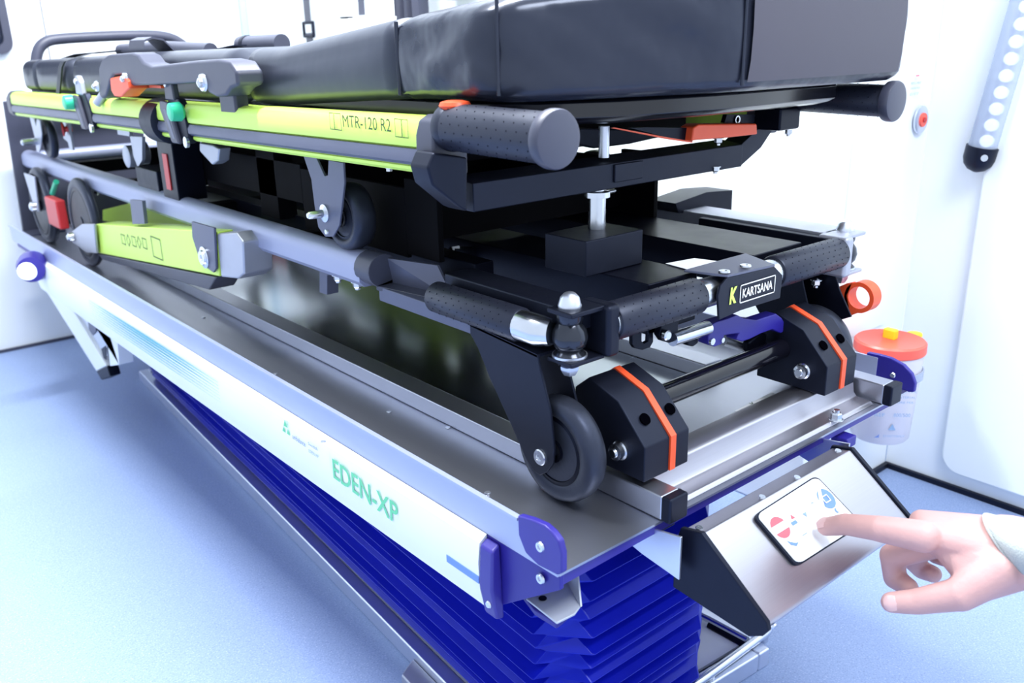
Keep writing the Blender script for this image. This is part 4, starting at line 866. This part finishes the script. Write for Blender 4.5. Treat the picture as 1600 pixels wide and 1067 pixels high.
# near section with a chamfered left corner
mb = MB(); foot = [(.290, .560), (.290, .058), (.24, .056), (.16, .056), (.138, .060), (.128, .074), (.104, .130), (.076, .210), (.055, .268), (.050, .290), (.047, .310), (.044, .40), (.041, .50), (.040, .575), (.046, .592), (.07, .597), (.16, .575), (.25, .560)]
pts = [V((x, y, 0)) for y, x in foot]
res = []
for i, p in enumerate(pts):
    q = pts[(i+1) % len(pts)]; n_ = max(1, int((q-p).length/.012)); res += [p.lerp(q, k/n_) for k in range(n_)]
cen = V((.31, .2, 0)); rings = []
H = 26
for k in range(H+1):
    f = k/H; e = .012*(1-min(1, f/.10))**2+.022*max(0, (f-.82)/.18)**2.2; ring = []
    for p in res:
        d = (p-cen); L_ = d.length; s_ = math.sin(math.pi*f)*.003; q = cen+d*(1+(s_-e)/L_)
        seam_ = math.exp(-((p.x-.290)**2+(p.y-.050)**2)/.00012)+math.exp(-((p.x-.060)**2+(p.y-.138)**2)/.00012)
        q = q - d.normalized()*(.0016*seam_)
        bz, tz = botz(p.y), topz(p.y); zz = bz+(tz-bz)*f
        dz_ = min(1, abs(p.x-.290)/.05)*min(1, abs(p.y-.290)/.05)*(1 if p.x < .29 else .25)
        nv = mnoise.noise(V((q.x*9+zz*12, q.y*9-zz*5, zz*6)))*.0095+mnoise.noise(V((q.x*26+zz*30, q.y*26, zz*14)))*.0055
        q = q+d.normalized()*nv*dz_*math.sin(math.pi*f)
        ring.append(V((q.x, q.y, zz)))
    rings.append(ring)
ns = obj('near_section', mb.loft(rings), VIN, mt, label='near raised mattress section', ang=60)
cor = [V((.2895, .0498, 0)), V((.0592, .1375, 0))]
for c_ in cor:
    d = (c_-V((.31, .2, 0))).normalized(); obj('seam_piping', MB().tube([c_+d*.0022+Za*z for z in (.397, .42, .45, .478)], .0018, 8), VIN, ns)
gp = MB(); gp.prism([V((x, y-.0015-.004*0, 0)) for x, y in ()], (0, 0, 0)) if 0 else None
rgp = [(.296, .0462), (.33, .0440), (.42, .0405), (.52, .0375), (.572, .0365)]
g_ = MB(); rr_ = []
for z, o_ in ((.400, -.0005), (.42, .0022), (.45, .0032), (.48, .0025)):
    rr_.append([V((x, y-o_, z)) for x, y in rgp])
g_.loft(rr_, caps=False, closed=False); obj('end_face_tone', g_, VING, ns, label='flat end face, its greyer tone under the light painted in')  # overlay sheet; the tone of the face's turn to the light is painted
pb = MB(); pb.tube([V((.0560, .292, z)) for z in (.393, .42, .45, .463)], .0022, 8); obj('seam_piping', pb, VIN, ns)
# harness straps on the mattress
hs = thing('harness_strap', (.2, 1.0, .44), 'black webbing harness with padded loop lying on the far mattress section', 'strap')
def band(pts, w_, h=.002, dirw=Xa):
    pts = [V(p) for p in pts]; return MB().loft([[p-dirw*w_, p+dirw*w_, p+dirw*w_+Za*h, p-dirw*w_+Za*h] for p in pts])
a, b = at(190, 76, 'x', .15), at(312, 84, 'x', .15)
obj('padded_tube', MB().tube([(.15, a.y, a.z-.004), (.16, (a.y+b.y)/2, a.z-.001), (.17, b.y, b.z+.004)], .013, 16), GREY, hs)
lo = [at(px, py, 'y', 1.05) for px, py in ((213, 76), (214, 66), (226, 61), (243, 64), (262, 82))]
obj('loop_band', MB().loft([[p-Ya*.035, p+Ya*.035, p+Ya*.035+Za*.003, p-Ya*.035+Za*.003] for p in lo]), GREY, hs)
q0, q1 = at(96, 95, 'x', .10), at(190, 80, 'x', .14)
obj('webbing', band([q0+V((0, 0, 0)), V((.11, (q0.y*.6+q1.y*.4), q0.z+.012)), q1], .012, .002), BLKS, hs)
q0, q1 = at(315, 84, 'x', .17), at(375, 72, 'x', .2)
obj('webbing', band([q0, q1], .012, .002), BLKS, hs)
q = [at(92, 150, 'x', .052), at(96, 105, 'x', .052), at(100, 96, 'x', .052), at(150, 82, 'x', .09)]
obj('side_webbing', MB().loft([[p-Ya*.012, p+Ya*.012, p+Ya*.012-Xa*.003, p-Ya*.012-Xa*.003] for p in q]), BLKS, hs)
rl_ = thing('rolled_pad', (.3, .75, .45), 'small grey rolled pad on the mattress beside the side guard', 'pad')
a, b = at(385, 68, 'x', .26), at(432, 66, 'x', .26)
obj('roll', MB().tube([a+V((0, .02, -.002)), b+V((0, -.02, -.002))], .015, 20), GREY, rl_)
obj('roll_strap', MB().tube([a+V((0, .0, -.002)), a+V((0, -.012, -.002))], .0162, 20), BLKS, rl_)
# ================================================================== PERSON (hand reaching in)
pe_ = thing('person', atd(1560, 850, .80), 'hand reaching in from the right, index finger pressing the white keypad, cream sleeve', 'person')
pe_['label'] = 'person reaching in from the right in a cream sleeve, index finger pressing the white keypad'
def caps(mb, p, q, r0, r1, n=20, seg=8):
    p, q = V(p), V(q); d = (q-p); L_ = d.length; d.normalize(); prof = []
    for k in range(seg+1):
        t_ = math.pi/2*(1-k/seg); prof.append((-r0*math.sin(t_), r0*math.cos(t_)))
    for k in range(seg+1):
        t_ = math.pi/2*k/seg; prof.append((L_+r1*math.sin(t_), r1*math.cos(t_)))
    mb.lathe(prof, p, d, n)
def hull(mb, balls):
    bm = bmesh.new()
    for c, r in balls:
        bmesh.ops.create_icosphere(bm, subdivisions=2, radius=r, matrix=Matrix.Translation(c))
    res_ = bmesh.ops.convex_hull(bm, input=bm.verts); 
    keep = {g for g in res_['geom'] if isinstance(g, bmesh.types.BMFace)}
    vs = sorted({v for f in keep for v in f.verts}, key=lambda v: v.index); bm.verts.index_update(); idx = {v: i for i, v in enumerate(vs)}
    mb.add([v.co.copy() for v in vs], [tuple(idx[v] for v in f.verts) for f in keep]); bm.free()
tipc = atp(1287, 823, K[0]+nP*.0165, nP); dt = -(V(R @ (np.array(tipc)-CAM))).z
J = lambda px, py, d: atd(px, py, d)
hm = MB(); PXm = lambda px, d: px/F*d      # pixels -> metres at depth d
# index
i_t = J(1291, 823, dt-.002); i_d = J(1322, 819, dt-.022); i_p = J(1374, 826, dt-.050); i_k = J(1442, 838, dt-.070)
caps(hm, i_t, i_d, .0092, .0108); caps(hm, i_d, i_p, .0106, .0122); caps(hm, i_p, i_k, .0125, .0150)
# middle finger, curled down
m_k = J(1452, 850, dt-.045); m_p = J(1395, 868, dt-.020); m_d = J(1398, 903, dt-.012); m_t = J(1420, 918, dt-.035)
caps(hm, m_k, m_p, .0145, .0125); caps(hm, m_p, m_d, .0122, .0108); caps(hm, m_d, m_t, .0108, .0092)
# ring, little (behind)
r_k = J(1462, 842, dt-.020); r_p = J(1424, 872, dt+.008); r_d = J(1440, 890, dt+.010); r_t = J(1458, 897, dt-.008)
caps(hm, r_k, r_p, .0130, .0108); caps(hm, r_p, r_d, .0108, .0095); caps(hm, r_d, r_t, .0095, .0085)
l_k = J(1450, 818, dt+.0); l_p = J(1448, 850, dt+.022); l_d = J(1462, 868, dt+.020); l_t = J(1476, 874, dt+.004)
caps(hm, l_k, l_p, .0115, .0095); caps(hm, l_p, l_d, .0095, .0085); caps(hm, l_d, l_t, .0085, .0075)
# thumb
t_t = J(1393, 941, dt-.055); t_i = J(1432, 940, dt-.065); t_m = J(1500, 928, dt-.085); t_c = J(1560, 888, dt-.090)
caps(hm, t_t, t_i, .0098, .0118); caps(hm, t_i, t_m, .0118, .0150); caps(hm, t_m, t_c, .0155, .021)
# palm and wrist
wA = J(1572, 838, dt-.060); wB = J(1590, 872, dt-.085)
hull(hm, [(J(1440, 815, dt-.040), .0120), (J(1448, 836, dt-.062), .0135), (J(1452, 846, dt-.04), .013), (J(1462, 832, dt-.008), .0125), (J(1462, 826, dt+.000), .0120), (wA, .019), (wB, .021), (J(1545, 834, dt-.035), .017)])
hull(hm, [(J(1470, 850, dt-.062), .0110), (J(1505, 882, dt-.070), .015), (J(1560, 880, dt-.085), .022), (wB, .022), (J(1530, 915, dt-.088), .0125), (J(1480, 846, dt-.02), .012)])
hull(hm, [(J(1512, 925, dt-.086), .0125), (J(1545, 905, dt-.088), .017), (J(1585, 885, dt-.088), .022), (J(1530, 880, dt-.080), .014)])
f0, f1 = J(1700, 880, dt-.12), J(1710, 905, dt-.13)
hull(hm, [(wA, .021), (wB, .023), (f0, .028), (f1, .030)])
me = hm.mesh('hand', SKIN); ho = link('hand', me, None)
rm = ho.modifiers.new('r', 'REMESH'); rm.mode = 'VOXEL'; rm.voxel_size = .0016; sm_ = ho.modifiers.new('s', 'SMOOTH'); sm_.factor = .6; sm_.iterations = 9
bpy.context.view_layer.update()
me2 = bpy.data.meshes.new_from_object(ho.evaluated_get(bpy.context.evaluated_depsgraph_get())); bpy.data.objects.remove(ho)
me2.materials.clear(); me2.materials.append(SKIN); me2.shade_smooth()
hand = link('hand', me2, pe_)
def nail(tip, back, up, r, name='nail'):
    d = (tip-back).normalized(); up = (up-d*up.dot(d)).normalized(); s_ = d.cross(up); rings = []
    for i in range(7):
        f = i/6; x = -.007+.013*f; ww = r*.72*math.sqrt(max(.05, 1-abs(f*1.9-.95)**3.2*.9)); ring = []
        for j in range(7):
            t_ = (j/6-.5)*2; ring.append(tip+d*x+s_*ww*t_+up*(r*.98*math.sqrt(1-(t_*.66)**2)+.0003-max(0, x)**2*35))
        rings.append(ring)
    obj(name, MB().loft(rings, caps=False, closed=False), NAIL, hand, ang=80)
toC = lambda p: (V(CAM)-p).normalized()
nail(t_t, t_i, toC(t_t)*.8+V((-.6, 0, .1)), .0100); nail(i_t, i_d, toC(i_t)+V((-.1, .5, .9)), .0094)
# sleeve
sl = MB(); axw = (f0-wA).normalized(); rings = []
cA, cB = J(1536, 806, dt-.03), J(1602, 892, dt-.11)
cc_ = (J(1566, 838, dt-.062)+J(1598, 884, dt-.092))/2
e1_ = (J(1546, 802, dt-.05)-J(1616, 912, dt-.10)); hr = e1_.length/2; e1_ = e1_.normalized(); cm = (J(1546, 802, dt-.05)+J(1616, 912, dt-.10))/2
e2_ = axw.cross(e1_).normalized(); 
def sring(c, a_, b_): return [c+e1_*a_*math.cos(2*math.pi*k/36)+e2_*b_*math.sin(2*math.pi*k/36) for k in range(36)]
far = cm+axw*.20
rings = [sring(cm+axw*.03, hr*.86, .030), sring(cm+axw*.001, hr*.93, .033), sring(cm, hr*.97, .0345), sring(cm+axw*.0015, hr, .036), sring(cm+axw*.02, hr*1.05, .040), sring(cm+axw*.06, hr*1.10, .044), sring(far, hr*1.25, .052)]
obj('sleeve', sl.loft(rings, caps=False), CLOTH, pe_, label='cream cloth sleeve', ang=60)
obj('cuff_hem', MB().loft([sring(cm+axw*-.0005, hr*.985, .0350), sring(cm+axw*.0015, hr*1.008, .0368), sring(cm+axw*.0035, hr*1.012, .0370)], caps=False), CLOTH, pe_, ang=60)
